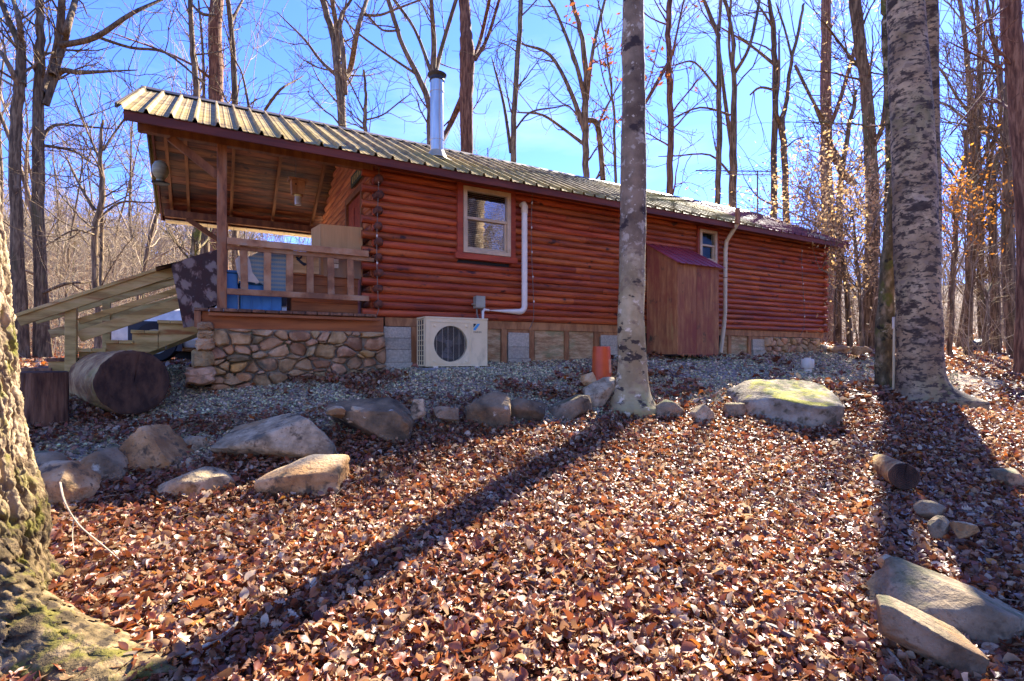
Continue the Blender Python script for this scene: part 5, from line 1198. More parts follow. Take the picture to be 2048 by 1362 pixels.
tree('thin crooked trunk right of the broad brown trunk behind the porch roof',[(470,300,12),(470,205,12),(463,60,10),(455,-5,9)],16.5,[[(462,45,7),(480,10,5)],[(498,215,6),(485,150,4),(470,120,3)],[(530,220,6),(560,180,5),(593,160,3)]],seed=6,ntw=14)
tree('gnarled multi stemmed tree between porch roof and stovepipe',[(686,340,18),(684,245,16),(679,165,18),(668,80,13),(645,-5,12)],16,[[(680,165,14),(700,140,12),(715,60,10),(735,-5,8)],[(675,150,14),(675,70,11),(664,0,9)],[(672,150,9),(640,120,6),(610,80,5),(575,45,3)],[(690,190,12),(687,110,10),(680,40,8),(705,-5,5)],[(730,30,6),(760,30,5),(800,15,4)]],seed=7,ntw=12)
tree('small thin tree just left of the stovepipe',[(731,330,9),(730,240,8),(732,190,6),(728,140,4)],15,[[(731,240,4),(765,230,3),(798,205,3)],[(731,230,4),(712,190,3),(700,165,3)]],seed=8,ntw=16,twl=1.0)
tree('dark trunk leaning in behind the stovepipe from the left',[(864,380,15),(860,270,14),(858,210,13),(835,150,11),(805,90,9),(775,-5,9)],17,[[(835,150,6),(790,120,5),(720,70,4),(690,40,3)],[(865,150,13),(868,90,11),(862,-5,8)],[(870,150,11),(885,90,9),(912,0,8)],[(862,145,8),(830,60,6),(785,-5,7)],[(800,60,5),(765,60,4),(735,30,4)]],seed=9,ntw=12)
tree('thick reddish brown trunk with swollen knot right of the stovepipe',[(934,420,26),(934,300,25),(932,190,27),(935,110,31),(932,60,23),(928,-10,22)],17.5,[[(925,195,13),(900,250,11),(880,290,10)],[(948,115,9),(962,75,8),(980,-5,7)],[(950,120,8),(975,75,7),(1000,-5,6)]],m='barkbrown',seed=10,ntw=8)
tree('straight dark slim trunk in the middle of the sky over the roof',[(1026,440,13),(1026,320,12),(1031,180,11),(1040,60,10),(1042,-10,10)],16,[[(1022,305,8),(1008,210,6),(990,140,4)],[(1030,260,4),(1060,225,4),(1110,215,3)]],seed=11,ntw=14)
tree('multi limbed dark tree over the middle of the long roof',[(1172,460,14),(1172,350,13),(1170,240,14),(1172,150,12),(1160,60,9),(1140,-10,8)],16.5,[[(1172,270,12),(1140,180,9),(1100,110,7),(1050,90,4)],[(1170,200,10),(1150,120,8),(1115,30,6),(1095,-5,5)],[(1174,200,9),(1186,100,7),(1210,0,6)],[(1175,240,10),(1195,250,12),(1203,320,11),(1206,360,12)],[(1195,255,6),(1210,220,5),(1232,180,3)],[(1170,290,8),(1130,260,6),(1085,230,5),(1040,225,3)]],seed=12,ntw=14)
tree('thin dark trunk with short twigs right of the near beech trunk',[(1338,470,14),(1339,385,13),(1341,230,12),(1337,90,11),(1340,-10,11)],15.5,[[(1337,125,8),(1300,190,7),(1285,215,5)],[(1342,120,5),(1355,60,4),(1368,0,4)]],m='barkbrown',seed=13,ntw=16,foliage=(60,.06,'brownleaf',.15))
tree('slender forked trunk over the roof, left one of the close pair',[(1433,500,12),(1434,410,11),(1438,280,11),(1437,100,9),(1432,60,9),(1405,-5,6)],15.5,[[(1438,60,7),(1442,0,6)],[(1436,180,5),(1390,125,4),(1350,130,3)]],seed=14,ntw=8,zext=.2)
tree('thicker forked trunk over the roof, right one of the close pair',[(1467,510,17),(1466,415,15),(1466,310,15),(1468,150,9),(1463,60,7),(1448,-10,7)],16,[[(1466,310,10),(1450,200,8),(1441,120,6)],[(1470,145,8),(1500,90,6),(1520,-5,6)],[(1468,160,6),(1458,90,5),(1462,0,5)],[(1462,350,5),(1420,310,4),(1350,312,3)],[(1460,230,5),(1400,215,4),(1340,240,3)]],seed=15,ntw=8,zext=.2)
tree('trunk with knotty top standing left of the antenna',[(1549,520,15),(1549,430,13),(1548,330,12),(1550,150,11),(1547,60,10),(1540,10,7)],17,[[(1548,60,5),(1530,30,4),(1510,0,3)],[(1548,180,5),(1520,175,5),(1500,190,3)],[(1550,130,7),(1500,90,5),(1450,60,3)]],seed=16,ntw=8,zext=.2)
tree('forked dark trunk with open Y shape behind the far roof end',[(1576,540,14),(1573,430,13),(1568,300,12),(1562,250,12),(1572,210,8),(1582,130,7),(1605,20,5)],17,[[(1565,255,8),(1552,220,7),(1558,160,5),(1558,90,4)],[(1585,120,5),(1570,60,4),(1560,30,4)],[(1590,130,6),(1630,210,6),(1660,255,8)]],seed=17,ntw=8,zext=.2)
tree('broad straight pale brown trunk just beyond the cabin corner',[(1655,690,24),(1657,480,22),(1652,300,21),(1652,100,19),(1652,-10,17)],27,[[(1650,260,12),(1680,340,12),(1712,370,10)],[(1660,250,10),(1680,200,8),(1720,60,8)]],m='barkbrown',seed=18,ntw=14,zext=.4,foliage=(420,.055,'goldleaf',.3))
tree('leaning stout trunk with golden leaves left of the big blotched beech',[(1742,690,30),(1742,560,26),(1745,420,24),(1738,250,22),(1725,120,20),(1708,-10,22)],14,[[(1742,300,9),(1765,250,9),(1775,150,10),(1772,0,12)],[(1730,150,7),(1690,100,5),(1660,60,4)]],m='bark',seed=19,ntw=12,zext=.4,foliage=(260,.05,'goldleaf',.3))
tree('slim dark trunk right of the cabin corner among golden leaves',[(1676,690,12),(1677,560,12),(1680,380,11),(1700,250,8),(1712,180,6)],15,[[(1690,330,8),(1662,290,6),(1640,240,5)]],seed=20,ntw=16,zext=.4,foliage=(420,.05,'goldleaf',.3))
tree('slim trunk close behind the left side of the big blotched beech',[(1772,700,16),(1775,500,15),(1778,250,13),(1770,60,12),(1768,-10,12)],12,[],m='mossbark',seed=21,ntw=8)
tree('tall dark trunk at the right edge of the view',[(2058,728,40),(2055,600,34),(2050,400,30),(2035,180,32),(2018,-10,32)],9.5,[[(2045,160,4),(1990,130,4),(1930,100,3)],[(2040,100,4),(1990,160,4),(1900,270,3)],[(2018,10,4),(1990,30,4),(1920,75,3)]],m='barkbrown',seed=22,ntw=10,twl=1.1)
tree('small tree with orange leaves right of the big blotched beech',[(1900,705,7),(1905,560,6),(1912,470,5),(1905,380,4)],13,[[(1906,560,4),(1930,500,3),(1925,440,3)]],seed=23,ntw=18,twl=.9,foliage=(700,.05,'orangeleaf',.22),zext=0,tm='twig')
tree('sapling full of golden beech leaves just behind the cabin corner',[(1700,700,9),(1690,560,8),(1670,470,6),(1655,400,4)],13,[[(1690,560,5),(1650,520,4),(1590,490,3)],[(1680,480,4),(1640,450,3),(1570,420,2)],[(1688,540,4),(1720,480,3),(1740,430,3)]],seed=24,ntw=26,twl=1.3,foliage=(3000,.05,'goldleaf',.30),zext=0,tm='twig')
tree('golden leaved beech sapling between the cabin corner and stout trunk',[(1725,715,8),(1720,600,7),(1712,500,5),(1705,420,3)],11.5,[[(1720,600,4),(1690,560,3),(1655,545,3)],[(1715,520,4),(1740,470,3),(1760,420,3)]],seed=25,ntw=22,twl=1.0,foliage=(1800,.045,'goldleaf',.25),zext=0,tm='twig')
tree('forked slender tree in the haze right of the big blotched beech',[(1990,700,16),(1905+85,560,15),(1985,440,13),(1990,330,9),(2020,270,6)],16,[[(1985,440,8),(1975,300,6),(1985,190,4)],[(1988,420,6),(2030,380,4)]],seed=26,ntw=20)
tree('thin straight trunk halfway between blotched beech and right edge',[(1936,700,12),(1938,520,11),(1940,380,9),(1930,260,7)],14,[[(1938,400,5),(1900,340,4),(1870,300,3)]],seed=27,ntw=20,zext=0)
tree('small dead Y shaped trunk far right near the tarp heap',[(1971,690,9),(1973,620,8),(1972,590,7),(1955,560,4)],13.5,[[(1972,592,4),(1985,560,4),(1978,530,3)]],seed=28,ntw=5,twl=.7,zext=0)
tree('slim grey trunk seen under the porch roof beyond the railing',[(478,690,12),(476,560,11),(470,470,10),(472,440,10)],15,[],seed=29,ntw=8)
tree('bent mossy trunk under the left end of the porch roof',[(388,690,20),(388,560,18),(392,480,16),(402,440,14)],13,[],m='mossbark',seed=30,ntw=6,zext=0)
tree('dark trunk just left of the porch post beyond the rug',[(415,700,16),(412,560,15),(411,440,14)],15,[],seed=31,ntw=8,zext=0)
# ---- beech by the gravel with bark that turns from grey to pale
def bigtrunk(pts,d,mats,label,seed,flarelobes,n=96,name='beech_tree',hres=.02,cut=None,moss=0,amp=.018,gofs=0,ztop=None,extra=None,bumpfun=None):
    P=np.array([W(a,b_,d) for a,b_,w_ in pts]); r=np.array([w_/2/F*d for a,b_,w_ in pts])
    gz=h1(P[0][0],P[0][1]); order=np.argsort(P[:,2]); P=P[order]; r=r[order]
    z0=gz-.25; z1=P[-1][2]+2.0; zs=np.arange(z0,z1,hres)
    cx=np.interp(zs,P[:,2],P[:,0]); r_=np.interp(zs,P[:,2],r)
    k=max(3,int(.25/hres)); ker=np.ones(k)/k
    cx=np.convolve(np.pad(cx,(k//2,k-1-k//2),'edge'),ker,'valid'); r_=np.convolve(np.pad(r_,(k//2,k-1-k//2),'edge'),ker,'valid')
    th=np.arange(n)*2*math.pi/n; TH,Z=np.meshgrid(th,zs)
    Rr=np.repeat(r_[:,None],n,1); hh=np.maximum(Z-gz,0)
    fl=0
    for a,amt,hs,pw in flarelobes: fl=fl+amt*np.exp(-hh/hs)*np.maximum(0,np.cos((TH-R(a))/1.0))**pw*(1+.25*np.sin(hh*9+a))
    Rr=Rr+fl
    P3=np.stack([np.cos(TH).ravel()*Rr.ravel(),np.sin(TH).ravel()*Rr.ravel(),Z.ravel()],1)
    disp=amp*fbm(P3*[5,5,2.2]+seed,seed,4)+(bumpfun(TH.ravel(),P3,Rr.ravel(),hh.ravel()) if bumpfun else 0)
    Rr=Rr+disp.reshape(Rr.shape)
    V=np.stack([cx[:,None]+Rr*np.cos(TH),d+Rr*np.sin(TH),Z],-1)
    root=empty(name,(P[0][0],d,gz),label=label,cat='tree')
    nz_=len(zs); i=np.arange(nz_-1)[:,None]*n; kk=np.arange(n)[None,:]; Q=np.stack([i+kk,i+(kk+1)%n,i+n+(kk+1)%n,i+n+kk],-1)
    if cut is None:
        q=QB(); q.add(V.reshape(-1,3),Q.reshape(-1,4)); mk('trunk',q,M[mats[0]],parent=root)
    else:
        # one trunk mesh, two barks that mix over a height band through the face material
        q=QB(); q.add(V.reshape(-1,3),Q.reshape(-1,4)); mk('trunk',q,mats,parent=root)
    return root
def blend_mat(name,a,b_,z0,z1):
    """bark that changes with height up the tree (object space), as it does on the real trunk"""
    m=M[a].copy(); m.name=name; t=m.node_tree; l=t.links.new
    pa=[n_ for n_ in t.nodes if n_.type=='BSDF_PRINCIPLED'][0]; src=pa.inputs['Base Color'].links[0].from_socket
    t2=M[b_].node_tree; mp_={}
    for n_ in t2.nodes:
        if n_.type in('OUTPUT_MATERIAL','BSDF_PRINCIPLED','BUMP'): continue
        c=t.nodes.new(n_.bl_idname); mp_[n_.name]=c
        for at in ('data_type','blend_type','operation'):
            if hasattr(n_,at): setattr(c,at,getattr(n_,at))
        if n_.type=='VALTORGB':
            e=c.color_ramp.elements
            while len(e)<len(n_.color_ramp.elements): e.new(.5)
            for x_,y_ in zip(e,n_.color_ramp.elements): x_.position=y_.position; x_.color=y_.color
        for i_,inp in enumerate(n_.inputs):
            if hasattr(inp,'default_value'):
                try: c.inputs[i_].default_value=inp.default_value
                except Exception: pass
    for lk in t2.links:
        if lk.from_node.name in mp_ and lk.to_node.name in mp_:
            l(mp_[lk.from_node.name].outputs[list(lk.from_node.outputs).index(lk.from_socket)],mp_[lk.to_node.name].inputs[list(lk.to_node.inputs).index(lk.to_socket)])
    pb=[n_ for n_ in t2.nodes if n_.type=='BSDF_PRINCIPLED'][0].inputs['Base Color'].links[0]
    s2=mp_[pb.from_node.name].outputs[list(pb.from_node.outputs).index(pb.from_socket)]
    tcx=N(t,'ShaderNodeTexCoord'); sp=N(t,'ShaderNodeSeparateXYZ'); l(tcx.outputs['Object'],sp.inputs[0]); nn=N(t,'ShaderNodeTexNoise'); nn.inputs['Scale'].default_value=2.5; l(tcx.outputs['Object'],nn.inputs['Vector'])
    ad=N(t,'ShaderNodeMath',operation='MULTIPLY_ADD'); l(nn.outputs['Fac'],ad.inputs[0]); ad.inputs[1].default_value=1.0; l(sp.outputs['Z'],ad.inputs[2])
    mr=N(t,'ShaderNodeMapRange'); mr.inputs['From Min'].default_value=z0+.5; mr.inputs['From Max'].default_value=z1+.5; l(ad.outputs[0],mr.inputs['Value'])
    mx=N(t,'ShaderNodeMix',data_type='RGBA'); l(mr.outputs[0],mx.inputs['Factor']); l(src,mx.inputs['A']); l(s2,mx.inputs['B']); l(mx.outputs['Result'],pa.inputs['Base Color']); return m
bm_=blend_mat('beech_two_tone','beech','beechup',1.35,1.9)
bigtrunk([(1264,820,62),(1264,740,56),(1262,620,52),(1264,520,52),(1266,400,52),(1267,200,47),(1266,0,41)],6.0,bm_,'near beech trunk with pale lower bark standing in front of the cabin',3,((200,.16,.16,3),(330,.14,.15,3),(265,.10,.14,4),(60,.12,.2,3)),cut=1)
bb=bigtrunk([(1840,800,82),(1839,720,77),(1835,560,75),(1830,400,74),(1821,200,70),(1810,0,62)],6.6,['beechbig'],'massive blotched beech trunk with mossy flared base at right',5,((335,.34,.13,6),(210,.10,.2,3),(275,.10,.16,4),(80,.2,.3,3)),n=128,amp=.022)
bigtrunk([(1850,780,44),(1860,500,38),(1861,200,30),(1860,0,28)],7.3,['beechbig'],'second beech trunk tight behind the massive blotched one',6,((300,.1,.2,3),),n=64)
bigtrunk([(1767,735,33),(1770,640,32),(1776,540,26),(1784,440,20),(1788,350,14),(1792,250,9)],7.2,['mossbark'],'slim mossy trunk left of the massive blotched beech',7,((250,.05,.2,3),),n=48,amp=.03)
# left rough tree
R0_=.34
w_r=lambda P:vnoise(P*[3,3,3],72)*1.2
def furrow(TH,P3,Rr,hh):
    u=TH*Rr*1.0
    Wp=np.stack([fbm(P3*[6,6,3],51,2),fbm(P3*[6,6,3]+9,52,2),P3[:,2]*0],1)*.75
    A=P3*[33,33,2.6]+Wp; n1=vnoise(A,33); n2=vnoise(P3*[48,48,7]+Wp*1.5+4,35); n3=vnoise(P3*[20,20,24]+Wp+7,39)
    cr1=np.exp(-(n1/.17)**2); cr2=np.exp(-(n2/.15)**2); cr3=np.exp(-(n3/.09)**2)
    r3=fbm(P3*[45,45,35],37,3)
    rc=vnoise(np.stack([TH*16+w_r(P3),hh*9,Rr*2.2],1),71); root_=np.exp(-hh/.22)*(Rr>.5)
    return -.035*root_*np.exp(-(rc/.22)**2)+.02*root_*fbm(P3*[14,14,14],73,3)-.030*cr1-.013*cr2-.006*cr3+.008*r3+.006*fbm(P3*[130,130,60],61,2)+.012
M['rough']=mat('furrowed_grey_bark',[(.3,(.13,.10,.075)),(.5,(.27,.22,.17)),(.7,(.42,.36,.29))],scale=9,stretch=(2,2,.6),rough=.9,bump=1,bscale=30,dist=.02,layers=[((.09,.065,.04),11,.54,.62,(2.4,2.4,.5)),((.20,.19,.05),1.9,.56,.70,(1,1,.8)),((.15,.15,.035),9,.56,.66,(1,1,.6))])
M['roughmoss']=mat('mossy_root_bark',[(.2,(.05,.038,.02)),(.5,(.13,.10,.055)),(.8,(.27,.21,.14))],scale=14,stretch=(1,1,.8),rough=.95,bump=1,bscale=35,dist=.015,layers=[((.12,.115,.025),6.5,.50,.58,(1,1,1)),((.04,.03,.02),18,.55,.62,(1,1,1))])
rm=blend_mat('furrowed_bark_with_mossy_foot','roughmoss','rough',.35,.75)
dT=2.25; edge_=[(5,180),(18,330),(30,480),(44,640),(56,800),(66,900),(84,1000)]
pts=[];rad=.34
for ex,ey in edge_[::-1]:
    fe=math.atan((ex-CX)/F); cxx=-2.6
    for _ in range(60): cxx+=(fe-(math.atan(cxx/dT)+math.asin((rad+.035)/math.hypot(cxx,dT))))*dT*1.5
    pts.append((CX+cxx/dT*F,ey,2*rad*F/dT))
pts=[(pts[0][0]-4,1290,pts[0][2])]+pts+[(pts[-1][0]-14,0,pts[-1][2]*.96)]
bigtrunk(pts,dT,rm,'huge rough barked tree with mossy roots at the left edge',9,((-14,1.05,.10,34),(-20,.20,.22,5),(-60,.16,.30,4),(-95,.2,.2,6),(60,.2,.3,4)),n=640,hres=.008,cut=1,amp=.02,bumpfun=furrow,name='oak_tree')

# leaves hanging from a twig near the beech
root,tips=tree('thin branchy tree with brown leaves hanging beside the beech trunk',[(1230,360,6),(1228,240,5),(1215,120,4),(1200,20,3)],15,[[(1222,200,3),(1205,150,2.5),(1190,60,2)],[(1228,250,3),(1290,180,3),(1320,80,2)]],seed=40,ntw=10,twl=1.2,foliage=(150,.10,'brownleaf',.16),zext=.3,tm='bark',kids=(3,3,2,0))

# ---- templates for the rest of the wood
def template(seed,h,r0,m,tm,ntw,twl,nforks=3):
    rg=np.random.default_rng(seed); root=empty('bare_tree',(0,0,0),cat='tree')
    n=7; P=[np.array((0,0,-.2))]; d=np.array((rg.normal()*.04,rg.normal()*.04,1.))
    for i in range(n): d=d+np.array((rg.normal()*.045,rg.normal()*.045,0)); d/=np.linalg.norm(d); P.append(P[-1]+d*h/n)
    rr=np.linspace(r0,r0*.3,n+1); rr[0]*=1.3; A,B=smoothpath(P,rr,3); q=QB(); q.tube(A,B,8); mk('trunk',q,M[m],parent=root); q=QB()
    for k in range(nforks):
        i=int(len(A)*rg.uniform(.35,.75)); v=rg.normal(size=3); v[2]=0; v/=np.linalg.norm(v); dd=v*.45+np.array((0,0,.9)); dd/=np.linalg.norm(dd)
        twigs(q,A[i],dd,h*rg.uniform(.3,.5),B[i]*.6,0,rg,up=.5,minr=.009,sides=(6,4,3,3),kids=(6,5,3,0))
    for k in range(ntw):
        t=rg.uniform(.15,1); i=min(int(t*(len(A)-1)),len(A)-2); v=rg.normal(size=3); v[2]=abs(v[2])*.6+.2; v/=np.linalg.norm(v)
        twigs(q,A[i],v,twl*rg.uniform(.5,1.4),min(B[i]*.35,.03),1,rg,minr=.008,sides=(6,4,3,3),kids=(0,5,4,0))
    mk('crown',q,M[tm],parent=root); return root
TT=[template(60+k,h_,r_,m_,t_,nt_,tw_) for k,(h_,r_,m_,t_,nt_,tw_) in enumerate(((15,.15,'bark','bark',16,2.0),(13,.11,'bark','twig',18,1.8),(17,.19,'barkbrown','bark',14,2.2),(11,.085,'bark','twig',20,1.6),(8,.05,'bark','twig',18,1.4),(6,.035,'mossbark','twig',18,1.2)))]
lab=[('bare grey trunk among the trees on the brushy hillside left of the porch','trees on the hillside left of the porch'),
     ('bare trunk among the crowded woods right of the cabin corner','trees crowded in the woods at right'),
     ('bare trunk standing behind the cabin and seen above or below its roof','trees in the woods straight behind the cabin')]
rg=np.random.default_rng(77); used=[False]*6; cnt=0
def clearof(x,y):
    c=wcab([(x,y,0)])[0]; return not(-4.5<c[0]<11.5 and -4<c[1]<5.5)
PL_=[]
def place(px_,d_,k,li):
    global cnt
    x=(px_-CX)/F*d_; y=d_
    if not clearof(x,y) or (1480<px_<1880 and d_<34 and k<4): return
    z=h1(x,y); s_=rg.uniform(.8,1.25); t=TT[k]
    o=t if not used[k] else copy_tree(t); used[k]=True
    o.location=(x,y,z); o.rotation_euler=(rg.normal()*.03,rg.normal()*.03,rg.uniform(0,6.28)); o.scale=(s_,s_,s_)
    kd=('grey trunked','slender pale twigged','stout brown','thin pale twigged','pole like grey','small mossy')[k]
    nf='nearer' if d_<24 else ('farther' if d_<36 else 'farthest')
    if li==0: zn='left of the crooked slim tree' if px_<190 else ('just left of the porch' if px_<340 else 'seen through the porch')
    elif li==1: zn='by the cabin corner' if px_<1700 else ('behind the blotched beech' if px_<1890 else ('right of the blotched beech' if px_<2010 else 'at the right edge'))
    else: zn='behind the porch end of the cabin' if px_<760 else ('behind the middle of the cabin' if px_<1230 else 'behind the far half of the cabin')
    o['label']=f'{kd} tree in {nf} woods {zn}'; PL_.append((o,px_)); o['group']=f'{kd} trees {zn}, {nf}'; cnt+=1
for i in range(34): place(rg.uniform(-60,470),rg.uniform(15,46),int(rg.choice([0,1,3,4,4,5,5])),0)
for i in range(56): place(rg.uniform(1600,2110),rg.uniform(14,52),int(rg.choice([0,1,3,3,4,4,5,5])),1)
for i in range(16): place(rg.uniform(440,1600),rg.uniform(24,60),int(rg.choice([1,3,4,5,5])),2)
for k in range(6):
    if not used[k]: place(1900,30,k,1)
_by={}
for o,px_ in PL_: _by.setdefault(o['label'],[]).append((px_,o))
for lb,its in _by.items():
    if len(its)>1:
        its.sort(key=lambda q:q[0]); nm=['leftmost','rightmost'] if len(its)==2 else ['leftmost','middle one','rightmost'] if len(its)==3 else ['leftmost']+['second from left','third from left','fourth from left','fifth from left'][:len(its)-2]+['rightmost']
        for (p_,o),n_ in zip(its,nm): o['label']=lb+', '+n_
# trees behind the viewpoint, mirrored by the window glass
for k,(x,y) in enumerate(((8.2,1.2),(10.5,-1.6),(13,.6),(11.5,-4.5),(15,-2.5),(17,-6.5),(14,-8),(19,-3),(21,-9),(24,-6),(-3,-8),(2,-10))):
    o=copy_tree(TT[[0,2,1,0,2,3][k%6]],label='bare tree on the slope across from the cabin, mirrored in the window'); o['group']='trees on the slope across from the cabin'; o.location=(x,y,h1(x,y)); s_=1.0; o.scale=(1.5,1.5,1.0); o.rotation_euler=(0,0,k*1.3)
# ---- far woods and brush, uncountable
def brushmass(name,regions,n,hr,mt,seed,r0=.012,kids=3,sides=3):
    rg=np.random.default_rng(seed); q=QB(); ps=[]
    while len(ps)<n:
        a,b_,d0,d1=regions[rg.integers(0,len(regions))]; dd=math.sqrt(rg.uniform(d0*d0,d1*d1)); x=(rg.uniform(a,b_)-CX)/F*dd
        if clearof(x,dd): ps.append((x,dd))
    ps=np.array(ps); zz=H(ps[:,0],ps[:,1])
    for (x,y),z in zip(ps,zz):
        hgt=rg.uniform(*hr)*(1 if y<60 else 1.0); d=np.array((rg.normal()*.25,rg.normal()*.25,1.)); p=np.array((x,y,z-.1)); n_=4; P=[p]
        for i in range(n_): d=d+rg.normal(size=3)*[.16,.16,.05]; d/=np.linalg.norm(d); P.append(P[-1]+d*hgt/n_)
        P=np.array(P); rr=r0*(.6+y*.035); q.tube(P,np.linspace(rr*1.5,rr*.5,n_+1),sides)
        for k in range(kids*3):
            t=rg.uniform(.2,1)*(n_-.01); i=int(t); s_=P[i]+(P[i+1]-P[i])*(t-i); v=rg.normal(size=3); v[2]=abs(v[2])*.7; v/=np.linalg.norm(v); l_=hgt*rg.uniform(.12,.4)
            m1=s_+v*l_*.5; v2=v+rg.normal(size=3)*.35+[0,0,.2]; v2/=np.linalg.norm(v2); m2=m1+v2*l_*.5; q.tube(np.array([s_,m1,m2]),np.array([rr*.6,rr*.45,rr*.25]),3)
    return mk(name,q,M[mt],kind='stuff')
brushmass('undergrowth',[(-150,470,12,30),(1640,2250,10.5,28),(440,640,15,30)],1100,(1.0,3.2),'twig',5,r0=.006)
brushmass('hillside_woods',[(-250,520,24,85)],2800,(3.0,7.5),'brush',6,r0=.009)
brushmass('far_woods',[(1560,2300,28,90),(400,1650,45,85)],1500,(4,10),'brush',8,r0=.010)
q=QB(); rgw=np.random.default_rng(12)
for k in range(420):
    x=rgw.uniform(14,45); y=x*-.67+7+rgw.normal()*5; y=min(y,x*.55-6); z=h1(x,y); h_=rgw.uniform(5,12); P=np.array([(x+rgw.normal()*.1*t,y,z+h_*t/4) for t in range(5)]); q.tube(P,np.linspace(.06,.015,5),4)
    for j in range(16):
        t=rgw.uniform(.2,1); s_=np.array((x,y,z+h_*t)); v=rgw.normal(size=3); v[2]=abs(v[2])*.8; v/=np.linalg.norm(v); l_=rgw.uniform(.6,2.2); q.tube(np.array([s_,s_+v*l_*.5,s_+v*l_+[0,0,.2]]),np.array([.018,.012,.006]),3)
mk('woods_across_the_slope',q,M['brush'],kind='stuff')
# mountain far beyond
xs=np.linspace(-260,700,120); ys=np.linspace(420,700,16); XX,YY=np.meshgrid(xs,ys); t=(YY-420)/280
hz=(60+40*np.exp(-((XX-330)/110)**2)+16*fbm(np.stack([XX.ravel()/80,YY.ravel()/80,XX.ravel()*0],1),3,4).reshape(XX.shape))*np.sin(np.clip(t,0,1)*math.pi*.5)*sstep(-50,200,XX)
i=np.arange(15)[:,None]*120; j=np.arange(119)[None,:]; q=QB(); q.add(np.stack([XX.ravel(),YY.ravel(),hz.ravel()-2],1),np.stack([i+j,i+j+1,i+121+j,i+120+j],-1).reshape(-1,4))
M['mount']=mat('distant_wooded_slope',[(.3,(.12,.11,.10)),(.7,(.24,.21,.18))],scale=.05,rough=1,bump=0); mk('mountain',q,M['mount'],kind='structure')

# ================================================================ leaf litter
def leaf_template(kind,rg):
    if kind=='oval': st=[(0,.02),(.12,.16),(.32,.30),(.55,.33),(.78,.22),(.93,.08),(1,.0)]
    elif kind=='narrow': st=[(0,.02),(.15,.10),(.35,.19),(.6,.21),(.82,.12),(1,0)]
    elif kind=='oak': st=[(0,.02),(.12,.07),(.22,.24),(.30,.09),(.42,.34),(.52,.12),(.64,.36),(.75,.14),(.85,.20),(1,.02)]
    elif kind=='maple': st=[(0,.03),(.08,.28),(.2,.50),(.30,.26),(.46,.52),(.55,.20),(.74,.30),(.82,.12),(1,0)]
    elif kind=='simple': st=[(0,.05),(.35,.30),(.7,.26),(1,.0)]
    n=len(st); bend=rg.uniform(-2.0,2.0); cup=rg.uniform(-.7,1.1); tw=rg.uniform(-.8,.8)
    V=[]
    for t,w_ in st:
        a=bend*(t-.5); x=(math.sin(a)/bend if abs(bend)>.05 else t-.5); z=((1-math.cos(a))/bend if abs(bend)>.05 else 0)
        for s_ in (-1,0,1):
            ww=w_*s_; zz=abs(ww)*cup+(.04*rg.normal() if s_ else 0)*1.2; ca,sa=math.cos(tw*(t-.5)),math.sin(tw*(t-.5))
            V.append((x,ww*ca-zz*sa,z+ww*sa+zz*ca))
    Q=[]
    for i in range(n-1):
        for k in (0,1): Q.append((i*3+k,i*3+k+1,(i+1)*3+k+1,(i+1)*3+k))
    return np.array(V),np.array(Q)
LC=np.array([(.33,.10,.04),(.42,.155,.065),(.50,.27,.14),(.64,.45,.28),(.76,.62,.44),(.19,.07,.035),(.58,.18,.035),(.40,.22,.125),(.25,.14,.08),(.66,.32,.07)])
LC=LC*np.where(LC[:,:1]>.6,.76,.72)*[1.06,.95,.76]
LP=np.array([.18,.17,.15,.13,.07,.11,.04,.08,.06,.01])
def leafmat():
    m=bpy.data.materials.new('fallen_leaf'); m.use_nodes=True; t=m.node_tree; t.nodes.clear(); l=t.links.new
    o=N(t,'ShaderNodeOutputMaterial'); p=N(t,'ShaderNodeBsdfPrincipled'); a=N(t,'ShaderNodeAttribute'); a.attribute_name='col'
    n=N(t,'ShaderNodeTexNoise'); n.inputs['Scale'].default_value=45; n.inputs['Detail'].default_value=3; tc_=N(t,'ShaderNodeTexCoord'); l(tc_.outputs['Object'],n.inputs['Vector'])
    mr=N(t,'ShaderNodeMapRange'); mr.inputs['To Min'].default_value=.6; mr.inputs['To Max'].default_value=1.4; l(n.outputs[0],mr.inputs['Value'])
    vm=N(t,'ShaderNodeVectorMath',operation='SCALE'); l(a.outputs['Color'],vm.inputs[0]); l(mr.outputs[0],vm.inputs['Scale'])
    l(vm.outputs[0],p.inputs['Base Color']); p.inputs['Roughness'].default_value=.42; p.inputs['Specular IOR Level'].default_value=.5
    tr=N(t,'ShaderNodeBsdfTranslucent'); l(vm.outputs[0],tr.inputs['Color']); ms=N(t,'ShaderNodeMixShader'); ms.inputs[0].default_value=.3
    l(p.outputs[0],ms.inputs[1]); l(tr.outputs[0],ms.inputs[2]); l(ms.outputs[0],o.inputs['Surface']); return m
M['leaf']=leafmat()
lr=np.random.default_rng(99)
kinds=['oval','oval','oval','oak','oak','narrow','oval','maple','oval','narrow','oval','oak']
TPL=[leaf_template(k,lr) for k in kinds]; TPS_=[leaf_template('simple',lr) for k in range(5)]
def rotmat(az,tilt,taz):
    # spin about z, then tilt about a horizontal axis taz
    n=len(az); cz,sz=np.cos(az),np.sin(az); A=np.zeros((n,3,3)); A[:,0,0]=cz;A[:,0,1]=-sz;A[:,1,0]=sz;A[:,1,1]=cz;A[:,2,2]=1
    kx,ky=np.cos(taz),np.sin(taz); c,s_=np.cos(tilt),np.sin(tilt); B=np.zeros((n,3,3)); C1=1-c
    B[:,0,0]=c+kx*kx*C1;B[:,0,1]=kx*ky*C1;B[:,0,2]=ky*s_;B[:,1,0]=kx*ky*C1;B[:,1,1]=c+ky*ky*C1;B[:,1,2]=-kx*s_;B[:,2,0]=-ky*s_;B[:,2,1]=kx*s_;B[:,2,2]=c
    return B@A
